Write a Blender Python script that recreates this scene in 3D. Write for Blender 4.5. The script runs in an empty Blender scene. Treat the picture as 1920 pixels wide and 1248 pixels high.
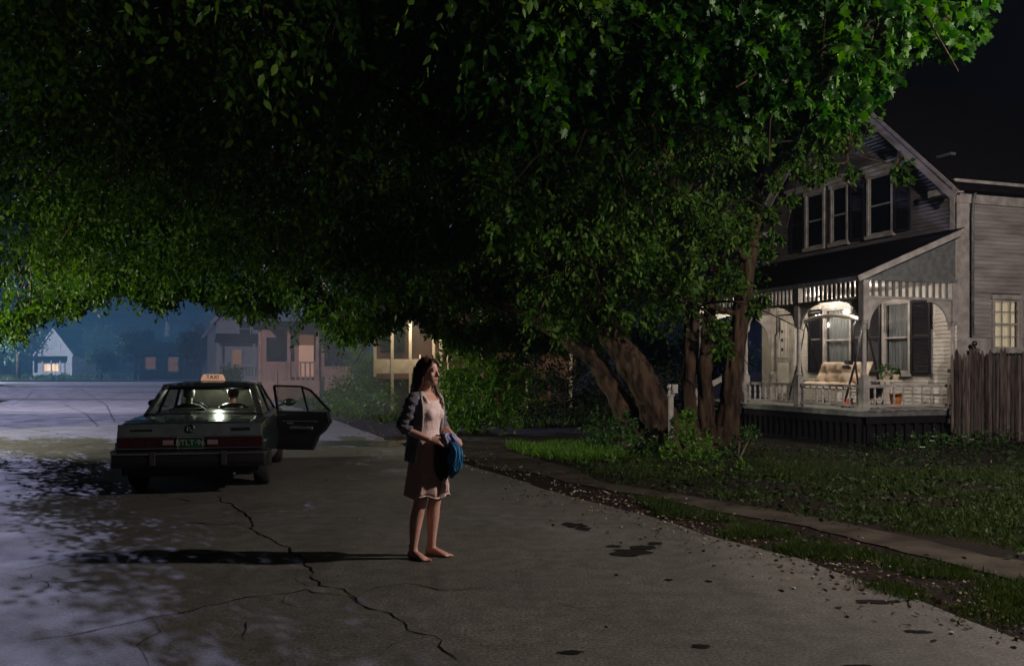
import bpy, bmesh, math, random
import numpy as np
from mathutils import Vector, Matrix, Euler, noise
R = math.radians
PI = math.pi
random.seed(4)
scene = bpy.context.scene
col = scene.collection

# ------------------------------------------------------------------ camera, sky, light, exposure
FPX, HOR, CAMZ = 1650.0, 690.0, 1.6
cam_d = bpy.data.cameras.new('camera')
cam = bpy.data.objects.new('camera', cam_d); col.objects.link(cam)
cam.location = (0, 0, CAMZ); cam.rotation_euler = (R(90), 0, 0)
cam_d.sensor_width = 36.0; cam_d.lens = 36.0 * FPX / 1920.0
cam_d.shift_y = (HOR - 624.0) / 1920.0
cam_d.clip_start = 0.1; cam_d.clip_end = 1500
scene.camera = cam

MOON_ELEV, MOON_AZ = R(31), R(-34)            # azimuth measured from +Y towards +X (so the moon stands back left)
world = bpy.data.worlds.new('World'); scene.world = world; world.use_nodes = True
wn = world.node_tree.nodes; wl = world.node_tree.links
bg = wn['Background']
sky = wn.new('ShaderNodeTexSky'); sky.sky_type = 'NISHITA'; sky.sun_disc = False
sky.sun_elevation = MOON_ELEV; sky.sun_rotation = MOON_AZ
wl.new(sky.outputs[0], bg.inputs[0]); bg.inputs[1].default_value = 0.00008

sun_d = bpy.data.lights.new('moon', 'SUN'); sun_d.energy = 1.25; sun_d.angle = R(0.3); sun_d.color = (0.60, 0.61, 1.0)
sun = bpy.data.objects.new('moon', sun_d); col.objects.link(sun)
md = Vector((math.sin(MOON_AZ) * math.cos(MOON_ELEV), math.cos(MOON_AZ) * math.cos(MOON_ELEV), math.sin(MOON_ELEV)))
sun.rotation_euler = md.to_track_quat('Z', 'Y').to_euler(); sun.location = md * 60

vs = scene.view_settings
vs.view_transform = 'Standard'; vs.look = 'None'; vs.exposure = 0.0; vs.gamma = 1.0; vs.use_curve_mapping = False
scene.render.engine = 'CYCLES'
cy = scene.cycles
cy.use_denoising = True
try: cy.denoiser = 'OPENIMAGEDENOISE'
except Exception: pass
cy.max_bounces = 6; cy.diffuse_bounces = 2; cy.glossy_bounces = 3; cy.transmission_bounces = 6
cy.transparent_max_bounces = 12; cy.volume_bounces = 0
cy.sample_clamp_indirect = 4.0; cy.caustics_reflective = False; cy.caustics_refractive = False

def at(px, py, Y):
    "the place seen at photograph pixel (px, py) when it stands Y metres away"
    return Vector(((px - 960) / FPX * Y, Y, CAMZ + (HOR - py) / FPX * Y))
def gp(px, py, z=0.0):
    Y = FPX * (CAMZ - z) / (py - HOR)
    return Vector(((px - 960) / FPX * Y, Y, z))

# ------------------------------------------------------------------ materials
def nodes_of(name):
    m = bpy.data.materials.new(name); m.use_nodes = True
    return m, m.node_tree.nodes, m.node_tree.links, m.node_tree.nodes['Principled BSDF']
def mat(name, c, rough=0.6, metal=0.0, noise_scale=0, c2=None, bump=0.0, bump_scale=None, spec=0.5, coat=0.0, emis=None, es=0.0,
        detail=4.0, stretch=(1, 1, 1), trans=0.0, alpha=None, mixpos=(0.35, 0.65)):
    m, n, l, p = nodes_of(name)
    p.inputs['Base Color'].default_value = (*c, 1); p.inputs['Roughness'].default_value = rough
    p.inputs['Metallic'].default_value = metal; p.inputs['Specular IOR Level'].default_value = spec
    p.inputs['Coat Weight'].default_value = coat; p.inputs['Coat Roughness'].default_value = 0.08
    if trans: p.inputs['Transmission Weight'].default_value = trans
    if alpha is not None: p.inputs['Alpha'].default_value = alpha
    if emis: p.inputs['Emission Color'].default_value = (*emis, 1); p.inputs['Emission Strength'].default_value = es
    if noise_scale or bump:
        tc = n.new('ShaderNodeTexCoord'); mp = n.new('ShaderNodeMapping'); mp.inputs['Scale'].default_value = stretch
        l.new(tc.outputs['Object'], mp.inputs[0])
    if noise_scale:
        t = n.new('ShaderNodeTexNoise'); t.inputs['Scale'].default_value = noise_scale; t.inputs['Detail'].default_value = detail
        l.new(mp.outputs[0], t.inputs['Vector'])
        r = n.new('ShaderNodeValToRGB'); r.color_ramp.elements[0].position, r.color_ramp.elements[1].position = mixpos
        r.color_ramp.elements[0].color = (*c, 1); r.color_ramp.elements[1].color = (*(c2 or tuple(x * .6 for x in c)), 1)
        l.new(t.outputs['Fac'], r.inputs[0]); l.new(r.outputs[0], p.inputs['Base Color'])
    if bump:
        t2 = n.new('ShaderNodeTexNoise'); t2.inputs['Scale'].default_value = bump_scale or 40; t2.inputs['Detail'].default_value = 5
        l.new(mp.outputs[0], t2.inputs['Vector'])
        b = n.new('ShaderNodeBump'); b.inputs['Strength'].default_value = bump; b.inputs['Distance'].default_value = 0.02
        l.new(t2.outputs['Fac'], b.inputs['Height']); l.new(b.outputs[0], p.inputs['Normal'])
    return m
def leaf_mat(name, c1, c2, rough=0.55, trans=0.35, scale=1.3, dark=0.0):
    m, n, l, p = nodes_of(name)
    p.inputs['Roughness'].default_value = rough; p.inputs['Specular IOR Level'].default_value = 0.18
    g = n.new('ShaderNodeNewGeometry')
    r = n.new('ShaderNodeValToRGB'); r.color_ramp.elements[0].color = (*c1, 1); r.color_ramp.elements[1].color = (*c2, 1); r.color_ramp.elements[0].position = dark
    l.new(g.outputs['Random Per Island'], r.inputs[0]); l.new(r.outputs[0], p.inputs['Base Color'])
    tr = n.new('ShaderNodeBsdfTranslucent'); hs = n.new('ShaderNodeHueSaturation')
    hs.inputs['Saturation'].default_value = 1.15; hs.inputs['Value'].default_value = 1.6
    l.new(r.outputs[0], hs.inputs['Color']); l.new(hs.outputs[0], tr.inputs[0])
    mx = n.new('ShaderNodeMixShader'); mx.inputs[0].default_value = trans
    l.new(p.outputs[0], mx.inputs[1]); l.new(tr.outputs[0], mx.inputs[2]); l.new(mx.outputs[0], n['Material Output'].inputs[0])
    return m
def asphalt_mat():
    m, n, l, p = nodes_of('asphalt')
    tc = n.new('ShaderNodeTexCoord')
    def noi(s, d, sc=(1, 1, 1)):
        mp = n.new('ShaderNodeMapping'); mp.inputs['Scale'].default_value = sc; l.new(tc.outputs['Object'], mp.inputs[0])
        t = n.new('ShaderNodeTexNoise'); t.inputs['Scale'].default_value = s; t.inputs['Detail'].default_value = d
        l.new(mp.outputs[0], t.inputs['Vector']); return t
    def ramp(t, a, b, ca, cb):
        r = n.new('ShaderNodeValToRGB'); r.color_ramp.elements[0].position = a; r.color_ramp.elements[1].position = b
        r.color_ramp.elements[0].color = (ca, ca, ca, 1) if isinstance(ca, float) else (*ca, 1)
        r.color_ramp.elements[1].color = (cb, cb, cb, 1) if isinstance(cb, float) else (*cb, 1)
        l.new(t.outputs['Fac'], r.inputs[0]); return r
    def mul(a, b, k=1.0):
        x = n.new('ShaderNodeMix'); x.data_type = 'RGBA'; x.blend_type = 'MULTIPLY'; x.inputs[0].default_value = k
        l.new(a, x.inputs[6]); l.new(b, x.inputs[7]); return x.outputs[2]
    big = ramp(noi(.55, 5, (1, .6, 1)), .3, .7, (.070, .067, .060), (.120, .113, .102))
    fine = ramp(noi(48, 5), .34, .66, .55, 1.40)
    mid = ramp(noi(6, 6), .35, .7, .74, 1.12)
    agg = ramp(noi(120, 1), .64, .74, 1.0, 2.0)
    c = mul(mul(mul(big.outputs[0], fine.outputs[0]), mid.outputs[0]), agg.outputs[0])
    # dark oil drips and tyre polish, running along the street
    st = ramp(noi(1.4, 4, (1.0, .16, 1)), .56, .72, 1.0, .70)
    c = mul(c, st.outputs[0]); l.new(c, p.inputs['Base Color'])
    rr = ramp(noi(1.2, 5), .35, .7, .58, .78); l.new(rr.outputs[0], p.inputs['Roughness'])
    p.inputs['Specular IOR Level'].default_value = 0.36
    b = n.new('ShaderNodeBump'); b.inputs['Strength'].default_value = .6; b.inputs['Distance'].default_value = .004
    l.new(noi(130, 5).outputs['Fac'], b.inputs['Height'])
    b2 = n.new('ShaderNodeBump'); b2.inputs['Strength'].default_value = .25; b2.inputs['Distance'].default_value = .03
    l.new(noi(4, 4).outputs['Fac'], b2.inputs['Height']); l.new(b.outputs[0], b2.inputs['Normal'])
    l.new(b2.outputs[0], p.inputs['Normal'])
    return m
def glass_mat(name, tint=(1, 1, 1), film=0.0, filmc=(.7, .7, .7), rough=0.0):
    m, n, l, p = nodes_of(name)
    g = n.new('ShaderNodeBsdfGlossy'); g.inputs['Roughness'].default_value = max(rough, .03)
    t = n.new('ShaderNodeBsdfTransparent'); t.inputs[0].default_value = (*tint, 1)
    fr = n.new('ShaderNodeFresnel'); ge = n.new('ShaderNodeNewGeometry'); ma = n.new('ShaderNodeMath'); ma.operation = 'MULTIPLY_ADD'
    ma.inputs[1].default_value = 1 / 1.5 - 1.5; ma.inputs[2].default_value = 1.5; l.new(ge.outputs['Backfacing'], ma.inputs[0]); l.new(ma.outputs[0], fr.inputs[0])
    mx = n.new('ShaderNodeMixShader'); l.new(fr.outputs[0], mx.inputs[0]); l.new(t.outputs[0], mx.inputs[1]); l.new(g.outputs[0], mx.inputs[2])
    out = mx
    if film:
        d = n.new('ShaderNodeBsdfDiffuse'); d.inputs[0].default_value = (*filmc, 1)
        tl = n.new('ShaderNodeBsdfTranslucent'); tl.inputs[0].default_value = (*filmc, 1)
        a = n.new('ShaderNodeMixShader'); a.inputs[0].default_value = .5; l.new(d.outputs[0], a.inputs[1]); l.new(tl.outputs[0], a.inputs[2])
        out = n.new('ShaderNodeMixShader'); out.inputs[0].default_value = film
        l.new(mx.outputs[0], out.inputs[1]); l.new(a.outputs[0], out.inputs[2])
    l.new(out.outputs[0], n['Material Output'].inputs[0])
    return m
M = {}
M['asphalt'] = asphalt_mat()
M['road_band'] = mat('brown_asphalt', (.050, .043, .041), .8, noise_scale=14, c2=(.075, .068, .064))
M['crack'] = mat('crack_dark', (.006, .005, .005), .95, spec=.1)
M['patch'] = mat('tar_patch', (.005, .0045, .004), .95, noise_scale=20, c2=(.014, .012, .011), spec=.1)
M['dirt'] = mat('dirt', (.016, .009, .007), .95, noise_scale=3, c2=(.006, .004, .0035), bump=.8, bump_scale=25, detail=8, spec=.12)
M['concrete'] = mat('concrete_walk', (.052, .044, .034), .9, noise_scale=2.5, c2=(.020, .016, .012), bump=.4, bump_scale=60, detail=8, spec=.12)
M['lawn'] = mat('lawn_soil', (.006, .006, .004), .95, noise_scale=1.2, c2=(.014, .008, .006), bump=.8, bump_scale=20, detail=8, spec=.12)
M['grass'] = leaf_mat('grass_blade', (.016, .038, .007), (.055, .075, .018), .6, .3)
M['leaf'] = leaf_mat('tree_leaf', (.024, .062, .006), (.075, .14, .014), .55, .34, dark=.35)
M['maple'] = leaf_mat('maple_leaf', (.010, .044, .004), (.044, .110, .010), .5, .34, dark=.3)
M['shrub'] = leaf_mat('shrub_leaf', (.040, .10, .012), (.11, .20, .03), .45, .35)
M['ivy'] = leaf_mat('ivy_leaf', (.022, .06, .014), (.06, .12, .03), .4, .2)
M['shade_dark_leaf'] = leaf_mat('shade_dark_leaf', (.005, .010, .004), (.014, .022, .008), .7, .1)  # near-black leaf colour stands in for the shade on the hedge
M['weed'] = leaf_mat('weed_leaf', (.010, .024, .006), (.034, .058, .014), .6, .2)
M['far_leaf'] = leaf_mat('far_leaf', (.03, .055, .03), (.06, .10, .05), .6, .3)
M['dead'] = leaf_mat('dead_leaf', (.05, .03, .015), (.20, .16, .10), .8, .1)
M['bark'] = mat('bark', (.070, .044, .029), .9, noise_scale=9, c2=(.014, .009, .007), bump=1.0, bump_scale=14, stretch=(1, 1, .22), detail=8, spec=.12)
M['twig'] = mat('twig_bark', (.10, .085, .065), .8, noise_scale=12)
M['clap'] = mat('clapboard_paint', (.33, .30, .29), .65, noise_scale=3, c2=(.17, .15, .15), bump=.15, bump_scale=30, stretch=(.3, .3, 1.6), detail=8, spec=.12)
M['gable_shade_clap'] = mat('gable_clapboard_shaded', (.15, .135, .135), .65, noise_scale=2.4, c2=(.07, .062, .062), stretch=(.3, .3, 1.6), detail=8, spec=.12)  # same clapboards, colour darkened to put the gable's shade into it
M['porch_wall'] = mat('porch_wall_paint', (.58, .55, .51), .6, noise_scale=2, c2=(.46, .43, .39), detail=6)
M['trim'] = mat('white_trim', (.38, .355, .34), .6, noise_scale=5, c2=(.22, .20, .19), detail=6)
M['dtrim'] = mat('grey_trim', (.14, .145, .15), .55, noise_scale=8, c2=(.08, .085, .09), detail=6)
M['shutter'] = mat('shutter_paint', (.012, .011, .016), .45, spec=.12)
M['roof'] = mat('roof_shingle', (.0055, .004, .005), .95, spec=.05, noise_scale=14, c2=(.010, .008, .009), bump=.6, bump_scale=30)
M['glass'] = glass_mat('window_glass', (.75, .78, .8))
M['dark_glass'] = mat('dark_window_glass', (.006, .006, .008), .04, spec=.7)
M['curtain'] = mat('curtain_cloth', (.62, .58, .54), .9, noise_scale=6, c2=(.42, .39, .37), stretch=(6, 6, .3), trans=0)
M['blind'] = mat('lit_blind', (.75, .68, .55), .8, emis=(1, .82, .56), es=.22)
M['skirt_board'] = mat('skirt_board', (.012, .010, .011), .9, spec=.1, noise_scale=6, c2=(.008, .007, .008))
M['fence'] = mat('weathered_board', (.13, .105, .095), .85, noise_scale=5, c2=(.035, .025, .023), stretch=(6, 6, .5), bump=.5, bump_scale=20, detail=8, spec=.12)
_n = M['fence'].node_tree.nodes; _l = M['fence'].node_tree.links; _oi = _n.new('ShaderNodeObjectInfo'); _mr = _n.new('ShaderNodeMapRange'); _mr.inputs[3].default_value = .45; _mr.inputs[4].default_value = 1.5
_hs = _n.new('ShaderNodeHueSaturation'); _l.new(_oi.outputs['Random'], _mr.inputs[0]); _l.new(_mr.outputs[0], _hs.inputs['Value']); _src = _n['Principled BSDF'].inputs['Base Color'].links[0].from_socket
_l.new(_src, _hs.inputs['Color']); _l.new(_hs.outputs[0], _n['Principled BSDF'].inputs['Base Color'])
M['cushion'] = mat('cushion_cloth', (.74, .62, .48), .85, noise_scale=5, c2=(.62, .49, .36))
M['white_metal'] = mat('white_metal', (.62, .58, .52), .35)
M['black'] = mat('black_paint', (.010, .010, .012), .35)
M['rubber'] = mat('rubber', (.012, .012, .012), .8)
M['chrome'] = mat('chrome', (.55, .55, .55), .18, metal=1)
M['carpaint'] = mat('car_paint', (.020, .030, .032), .30, coat=.7, noise_scale=5, c2=(.015, .022, .024))
M['carside'] = mat('car_side_dirty_paint', (.040, .046, .046), .36, coat=.4, noise_scale=6, c2=(.026, .030, .030))
M['carglass'] = glass_mat('car_glass', (.82, .84, .79))
M['windshield'] = glass_mat('misted_windshield', (.76, .80, .74), .66, (.74, .68, .58))
M['interior'] = mat('car_interior', (.07, .085, .075), .8)
M['redlens'] = mat('red_lens', (.022, .001, .0015), .18, coat=.5)
M['whitelens'] = mat('white_lens', (.30, .26, .26), .2)
M['reverse_lens'] = mat('clear_lens', (.14, .12, .12), .2)
M['plate'] = mat('plate_green', (.005, .028, .015), .4)
M['platetext'] = mat('plate_white', (.15, .18, .15), .5)
M['taxi'] = mat('taxi_lamp', (.75, .55, .42), .4, emis=(1, .52, .34), es=.26)
M['taxitext'] = mat('taxi_lettering', (.035, .012, .008), .6)
M['skin'] = mat('skin', (.60, .34, .27), .5, noise_scale=9, c2=(.52, .27, .21))
M['skin2'] = mat('skin_pale', (.50, .37, .29), .55)
M['hair'] = mat('dark_brown_hair', (.040, .017, .012), .45, noise_scale=30, c2=(.085, .034, .022), stretch=(1, 1, .1))
M['greyhair'] = mat('grey_hair', (.30, .30, .26), .6)
M['dress'] = mat('pink_dress', (.72, .53, .51), .8, noise_scale=55, c2=(.80, .64, .62), bump=.4, bump_scale=45, detail=3)
M['skirt'] = mat('shaded_dress_skirt', (.52, .33, .30), .85, noise_scale=40, c2=(.58, .40, .37), bump=.3, bump_scale=45, detail=3, spec=.12)  # same pink dress, darker because the arms' shadow is put into the colour
M['cardigan'] = mat('cardigan_knit', (.115, .115, .145), .9, noise_scale=40, c2=(.22, .215, .245), bump=.5, bump_scale=120)
M['cardtrim'] = mat('cardigan_edge', (.42, .37, .36), .85)
M['bluecloth'] = mat('blue_cloth', (.035, .25, .48), .8, noise_scale=9, c2=(.018, .13, .28), bump=.6, bump_scale=18)
M['navycloth'] = mat('navy_cloth', (.012, .013, .032), .85)
M['lilaccloth'] = mat('lilac_cloth', (.38, .38, .58), .85, noise_scale=14, c2=(.16, .17, .36), bump=.6, bump_scale=25)
M['farwhite'] = mat('far_white_paint', (.50, .50, .52), .7, noise_scale=1.5, c2=(.40, .40, .43))
M['faryellow'] = mat('lit_window', (.8, .6, .4), .7, emis=(1, .60, .30), es=1.1)
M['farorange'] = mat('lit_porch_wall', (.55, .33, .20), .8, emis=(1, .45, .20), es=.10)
M['pinkhouse'] = mat('pink_house_paint', (.24, .12, .080), .75, noise_scale=2, c2=(.15, .075, .05))
M['awning'] = mat('blue_awning', (.04, .07, .10), .7)
M['stone'] = mat('pale_pebble', (.42, .38, .34), .85)
M['petal'] = mat('white_petal', (.75, .75, .72), .7)
M['red'] = mat('red_plastic', (.50, .04, .02), .4)
M['orange'] = mat('orange_plastic', (.60, .20, .06), .45)
M['concrete_far'] = mat('far_kerb', (.34, .33, .36), .8)
M['pole'] = mat('pole_wood', (.09, .075, .06), .85)

# ------------------------------------------------------------------ building helpers
def tag(o, label=None, cat=None, group=None, kind=None):
    if label: o['label'] = label
    if cat: o['category'] = cat
    if group: o['group'] = group
    if kind: o['kind'] = kind
    return o
def empty(name, loc=(0, 0, 0), rz=0, label=None, cat=None, group=None):
    o = bpy.data.objects.new(name, None); col.objects.link(o); o.location = loc; o.rotation_euler = (0, 0, rz)
    o.empty_display_size = .1
    return tag(o, label, cat, group)
class MB:
    def __init__(s): s.v = []; s.f = []
    def add(s, vs, fs):
        k = len(s.v); s.v += [tuple(v) for v in vs]; s.f += [tuple(i + k for i in f) for f in fs]; return s
    def box(s, x0, y0, z0, x1, y1, z1, mx=None):
        vs = [Vector((x, y, z)) for x in (x0, x1) for y in (y0, y1) for z in (z0, z1)]
        if mx is not None: vs = [mx @ v for v in vs]
        return s.add(vs, [(0, 1, 3, 2), (4, 6, 7, 5), (0, 4, 5, 1), (2, 3, 7, 6), (0, 2, 6, 4), (1, 5, 7, 3)])
    def bar(s, a, b, w, t, up=(0, 0, 1)):
        "a rectangular bar from a to b, w across and t along up"
        a, b = Vector(a), Vector(b); d = (b - a).normalized(); u = Vector(up)
        if abs(d.dot(u)) > .95: u = Vector((1, 0, 0))
        x = d.cross(u).normalized(); u = x.cross(d).normalized()
        vs = [p + x * sx * w / 2 + u * su * t / 2 for p in (a, b) for sx in (-1, 1) for su in (-1, 1)]
        return s.add(vs, [(0, 1, 3, 2), (4, 6, 7, 5), (0, 4, 5, 1), (2, 3, 7, 6), (0, 2, 6, 4), (1, 5, 7, 3)])
    def tube(s, pts, rad, seg=8, rough=0.0, ridges=0, cap=True):
        pts = [Vector(p) for p in pts]; n = len(pts)
        if not hasattr(rad, '__len__'): rad = [rad] * n
        rings = []; prev = None
        for i, p in enumerate(pts):
            d = (pts[min(i + 1, n - 1)] - pts[max(i - 1, 0)])
            d = d.normalized() if d.length > 1e-9 else Vector((0, 0, 1))
            if prev is None:
                u = Vector((1, 0, 0)) if abs(d.x) < .9 else Vector((0, 1, 0))
                x = d.cross(u).normalized()
            else:
                x = (prev - d * prev.dot(d)).normalized()
            prev = x; y = d.cross(x)
            ring = []
            for k in range(seg):
                a = 2 * PI * k / seg; r = rad[i]
                if ridges: r *= 1 + .06 * math.sin(a * ridges + i * .35) + .17 * noise.noise(Vector((math.cos(a) * 3.2, math.sin(a) * 3.2, i * .16 + ridges))) + .10 * noise.noise(Vector((math.cos(a) * 9, math.sin(a) * 9, i * .35)))
                if rough: r *= 1 + rough * noise.noise(Vector((math.cos(a) * 1.5, math.sin(a) * 1.5, i * .45 + p.x)))
                ring.append(p + (x * math.cos(a) + y * math.sin(a)) * r)
            rings.append(ring)
        vs = [v for r_ in rings for v in r_]; fs = []
        for i in range(n - 1):
            for k in range(seg):
                k2 = (k + 1) % seg
                fs.append((i * seg + k, i * seg + k2, (i + 1) * seg + k2, (i + 1) * seg + k))
        if cap: fs.append(tuple(range(seg))[::-1]); fs.append(tuple((n - 1) * seg + k for k in range(seg)))
        return s.add(vs, fs)
    def loft(s, rings, cap=True):
        seg = len(rings[0]); n = len(rings); fs = []
        for i in range(n - 1):
            for k in range(seg):
                k2 = (k + 1) % seg
                fs.append((i * seg + k, i * seg + k2, (i + 1) * seg + k2, (i + 1) * seg + k))
        if cap: fs.append(tuple(range(seg))[::-1]); fs.append(tuple((n - 1) * seg + k for k in range(seg)))
        return s.add([v for r_ in rings for v in r_], fs)
    def oval(s, rows, seg=20, cap=True):
        "rows of (cx, cy, z, rx, ry): horizontal ellipses stacked"
        return s.loft([[Vector((cx + rx * math.cos(2 * PI * k / seg), cy + ry * math.sin(2 * PI * k / seg), z)) for k in range(seg)]
                       for cx, cy, z, rx, ry in rows], cap)
    def ball(s, c, r, seg=12, rings=8, mx=None):
        r = r if hasattr(r, '__len__') else (r, r, r); c = Vector(c); rows = []
        for i in range(rings + 1):
            t = PI * i / rings
            t = min(max(t, .05), PI - .05)
            rows.append([c + Vector((r[0] * math.sin(t) * math.cos(2 * PI * k / seg), r[1] * math.sin(t) * math.sin(2 * PI * k / seg), -r[2] * math.cos(t))) for k in range(seg)])
        if mx is not None: rows = [[mx @ v for v in q] for q in rows]
        return s.loft(rows)
    def prism(s, poly, d):
        "poly: list of points in a plane; d: thickness vector"
        d = Vector(d); n = len(poly); vs = [Vector(p) for p in poly] + [Vector(p) + d for p in poly]
        fs = [tuple(range(n))[::-1], tuple(range(n, 2 * n))] + [(i, (i + 1) % n, n + (i + 1) % n, n + i) for i in range(n)]
        return s.add(vs, fs)
    def mesh(s, name):
        me = bpy.data.meshes.new(name); me.from_pydata(s.v, [], s.f); me.update()
        bm = bmesh.new(); bm.from_mesh(me); bmesh.ops.recalc_face_normals(bm, faces=bm.faces); bm.to_mesh(me); bm.free()
        return me
    def build(s, name, m, parent=None, smooth=False, bevel=0, loc=None):
        me = s.mesh(name); me.materials.append(m)
        o = bpy.data.objects.new(name, me); col.objects.link(o)
        if parent is not None: o.parent = parent
        if loc is not None: o.location = loc
        if smooth:
            me.polygons.foreach_set('use_smooth', [True] * len(me.polygons))
        if bevel:
            b = o.modifiers.new('edge', 'BEVEL'); b.width = bevel; b.segments = 2; b.limit_method = 'ANGLE'
        return o
def share(me, name, parent, loc=(0, 0, 0), rot=(0, 0, 0), scale=(1, 1, 1)):
    o = bpy.data.objects.new(name, me); col.objects.link(o); o.parent = parent
    o.location = loc; o.rotation_euler = rot; o.scale = scale
    return o
def apply_mods(o):
    dg = bpy.context.evaluated_depsgraph_get(); dg.update()
    me = bpy.data.meshes.new_from_object(o.evaluated_get(dg)); o.modifiers.clear(); o.data = me
    return o
def copy_tree(o, parent=None):
    c = o.copy(); col.objects.link(c)
    if parent is not None: c.parent = parent
    for ch in list(o.children): copy_tree(ch, c)
    return c
def npmesh(name, V, F, m, parent=None):
    "fast mesh from arrays: V (n,3), F (k,3)"
    me = bpy.data.meshes.new(name); me.vertices.add(len(V)); me.vertices.foreach_set('co', np.ascontiguousarray(V, dtype=np.float32).ravel())
    me.loops.add(F.size); me.loops.foreach_set('vertex_index', np.ascontiguousarray(F, dtype=np.int32).ravel())
    me.polygons.add(len(F)); me.polygons.foreach_set('loop_start', np.arange(0, F.size, F.shape[1], dtype=np.int32))
    me.polygons.foreach_set('loop_total', np.full(len(F), F.shape[1], dtype=np.int32))
    me.update(calc_edges=True); me.materials.append(m)
    o = bpy.data.objects.new(name, me); col.objects.link(o)
    if parent is not None: o.parent = parent
    return o
def unit(a): return a / np.maximum(np.linalg.norm(a, axis=-1, keepdims=True), 1e-9)
LEAF_OVAL = (np.array([[0, 0], [.3, .22], [.62, .20], [1, 0], [.62, -.20], [.3, -.22]]), np.array([[0, 1, 2], [0, 2, 3], [0, 3, 4], [0, 4, 5]]))
LEAF_LONG = (np.array([[0, 0], [.38, .15], [1, 0], [.38, -.15]]), np.array([[0, 1, 2], [0, 2, 3]]))
_mp = [[0, 0], [-.05, .30], [.20, .24], [.18, .52], [.42, .34], [.66, .46], [.64, .20], [1, 0]]
_mp = _mp + [[x, -y] for x, y in _mp[1:-1][::-1]]
LEAF_MAPLE = (np.array(_mp + [[.30, 0]]), np.array([[i, (i + 1) % 14, 14] for i in range(14)]))
def leaves(name, P, D, S, shape, m, parent, rng, fold=.35):
    "P positions, D directions, S sizes -> one mesh of folded leaf blades"
    pts, tri = shape; N = len(P); D = unit(D)
    rnd = unit(rng.normal(size=(N, 3)) + np.array([0, 0, .9]))
    X = unit(np.cross(D, rnd)); Nn = np.cross(X, D)
    a = pts[None, :, 0, None] * S[:, None, None]; b = pts[None, :, 1, None] * S[:, None, None]
    V = P[:, None, :] + a * D[:, None, :] + b * X[:, None, :] - (np.abs(b) * fold + a * a / np.maximum(S[:, None, None], 1e-6) * .18) * Nn[:, None, :]
    F = tri[None] + (np.arange(N) * len(pts))[:, None, None]
    return npmesh(name, V.reshape(-1, 3), F.reshape(-1, 3), m, parent)
def sprays(C, Rr, ntw, nlf, size, rng, droop=.5, tlen=.55):
    "leaf positions along twigs that spread from clump centres C with radii Rr"
    C = np.asarray(C, float); Rr = np.asarray(Rr, float)
    k = len(C); c = np.repeat(C, ntw, 0); r = np.repeat(Rr, ntw)
    dirs = unit(rng.normal(size=(len(c), 3)))
    st = c + dirs * (r * rng.uniform(.05, .75, len(c)))[:, None] * np.array([1, 1, .75])
    td = unit(dirs + rng.normal(size=dirs.shape) * .5 + np.array([0, 0, -droop]))
    tl = r * tlen * rng.uniform(.6, 1.3, len(c))
    t = (np.arange(nlf) + .5) / nlf
    P = st[:, None, :] + td[:, None, :] * (tl[:, None] * t[None, :])[..., None]
    P[..., 2] -= (tl[:, None] * t[None, :] ** 2) * droop * .6
    side = unit(np.cross(td, rng.normal(size=td.shape)))
    sg = np.where(np.arange(nlf) % 2 == 0, 1, -1)
    D = td[:, None, :] * .6 + side[:, None, :] * sg[None, :, None] * .8 + rng.normal(size=P.shape) * .25 + np.array([0, 0, -droop * .7])
    S = size * rng.uniform(.6, 1.25, P.shape[:2])
    return P.reshape(-1, 3), D.reshape(-1, 3), S.ravel()
# ------------------------------------------------------------------ ground, street, walk
def sheet(name, pts, m, z, kind='structure', parent=None, jag=0.0, step=None, thick=0.0):
    pts = [Vector((p[0], p[1], 0)) for p in pts]
    if jag:
        out = []; n = len(pts)
        for i, p in enumerate(pts):
            q = pts[(i + 1) % n]; L = (q - p).length; k = max(1, int(L / step)) if p.length < 60 and q.length < 60 else 1
            for j in range(k):
                w = p.lerp(q, j / k); nn = noise.noise(Vector((w.x * .9, w.y * .9, 3))) + .6 * noise.noise(Vector((w.x * 3.1, w.y * 3.1, 9)))
                d = (q - p).normalized(); out.append(w + Vector((-d.y, d.x, 0)) * nn * jag)
        pts = out
    b = MB()
    if thick: b.prism([Vector((p.x, p.y, z - thick)) for p in pts], (0, 0, thick))
    else: b.add([(p.x, p.y, z) for p in pts], [tuple(range(len(pts)))])
    o = b.build(name, m, parent)
    bm = bmesh.new(); bm.from_mesh(o.data); bmesh.ops.triangulate(bm, faces=bm.faces)
    for f in bm.faces:
        if not thick and f.normal.z < 0: f.normal_flip()
    bm.to_mesh(o.data); bm.free()
    if parent is None: tag(o, kind=kind)
    return o
sheet('ground', [(-320, -45), (320, -45), (320, 420), (-320, 420)], M['dirt'], -.012)
right_edge = [(6.0, -12), (4.6, 0), (3.75, 3.2)] + [gp(*p) for p in [(1920, 1200), (1700, 1120), (1500, 1050), (1280, 985), (1100, 937), (950, 893), (870, 870), (760, 836), (640, 792), (520, 752)]] + [(-26, 78), (-31, 100)]
left_edge = [(-46, 108), (-80, 104), (-80, 62), (-33, 54), (-25, 44), (-20, 30), (-18, 10), (-18, -12)]
road = sheet('street', [(p[0], p[1]) for p in right_edge] + left_edge, M['asphalt'], 0.0, jag=.10, step=.35)
lawn_pts = [gp(*p) for p in [(2050, 1075), (1920, 1058), (1700, 1008), (1500, 970), (1300, 932), (1130, 903), (1010, 858), (950, 835)]] + [(.5, 20.6), (2.0, 22.5), (9, 40), (60, 60), (60, 8), (9, 6.5)]
sheet('front_lawn', lawn_pts, M['lawn'], -.006, jag=.16, step=.4)
back_lawn = [gp(*p) for p in [(1000, 806), (860, 803), (740, 797), (640, 786), (530, 752)]] + [(-26, 80), (-30, 104), (-30, 180), (60, 180), (60, 62), (9, 42)]
sheet('far_lawn', back_lawn, M['lawn'], -.005, jag=.2, step=.6)
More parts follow.
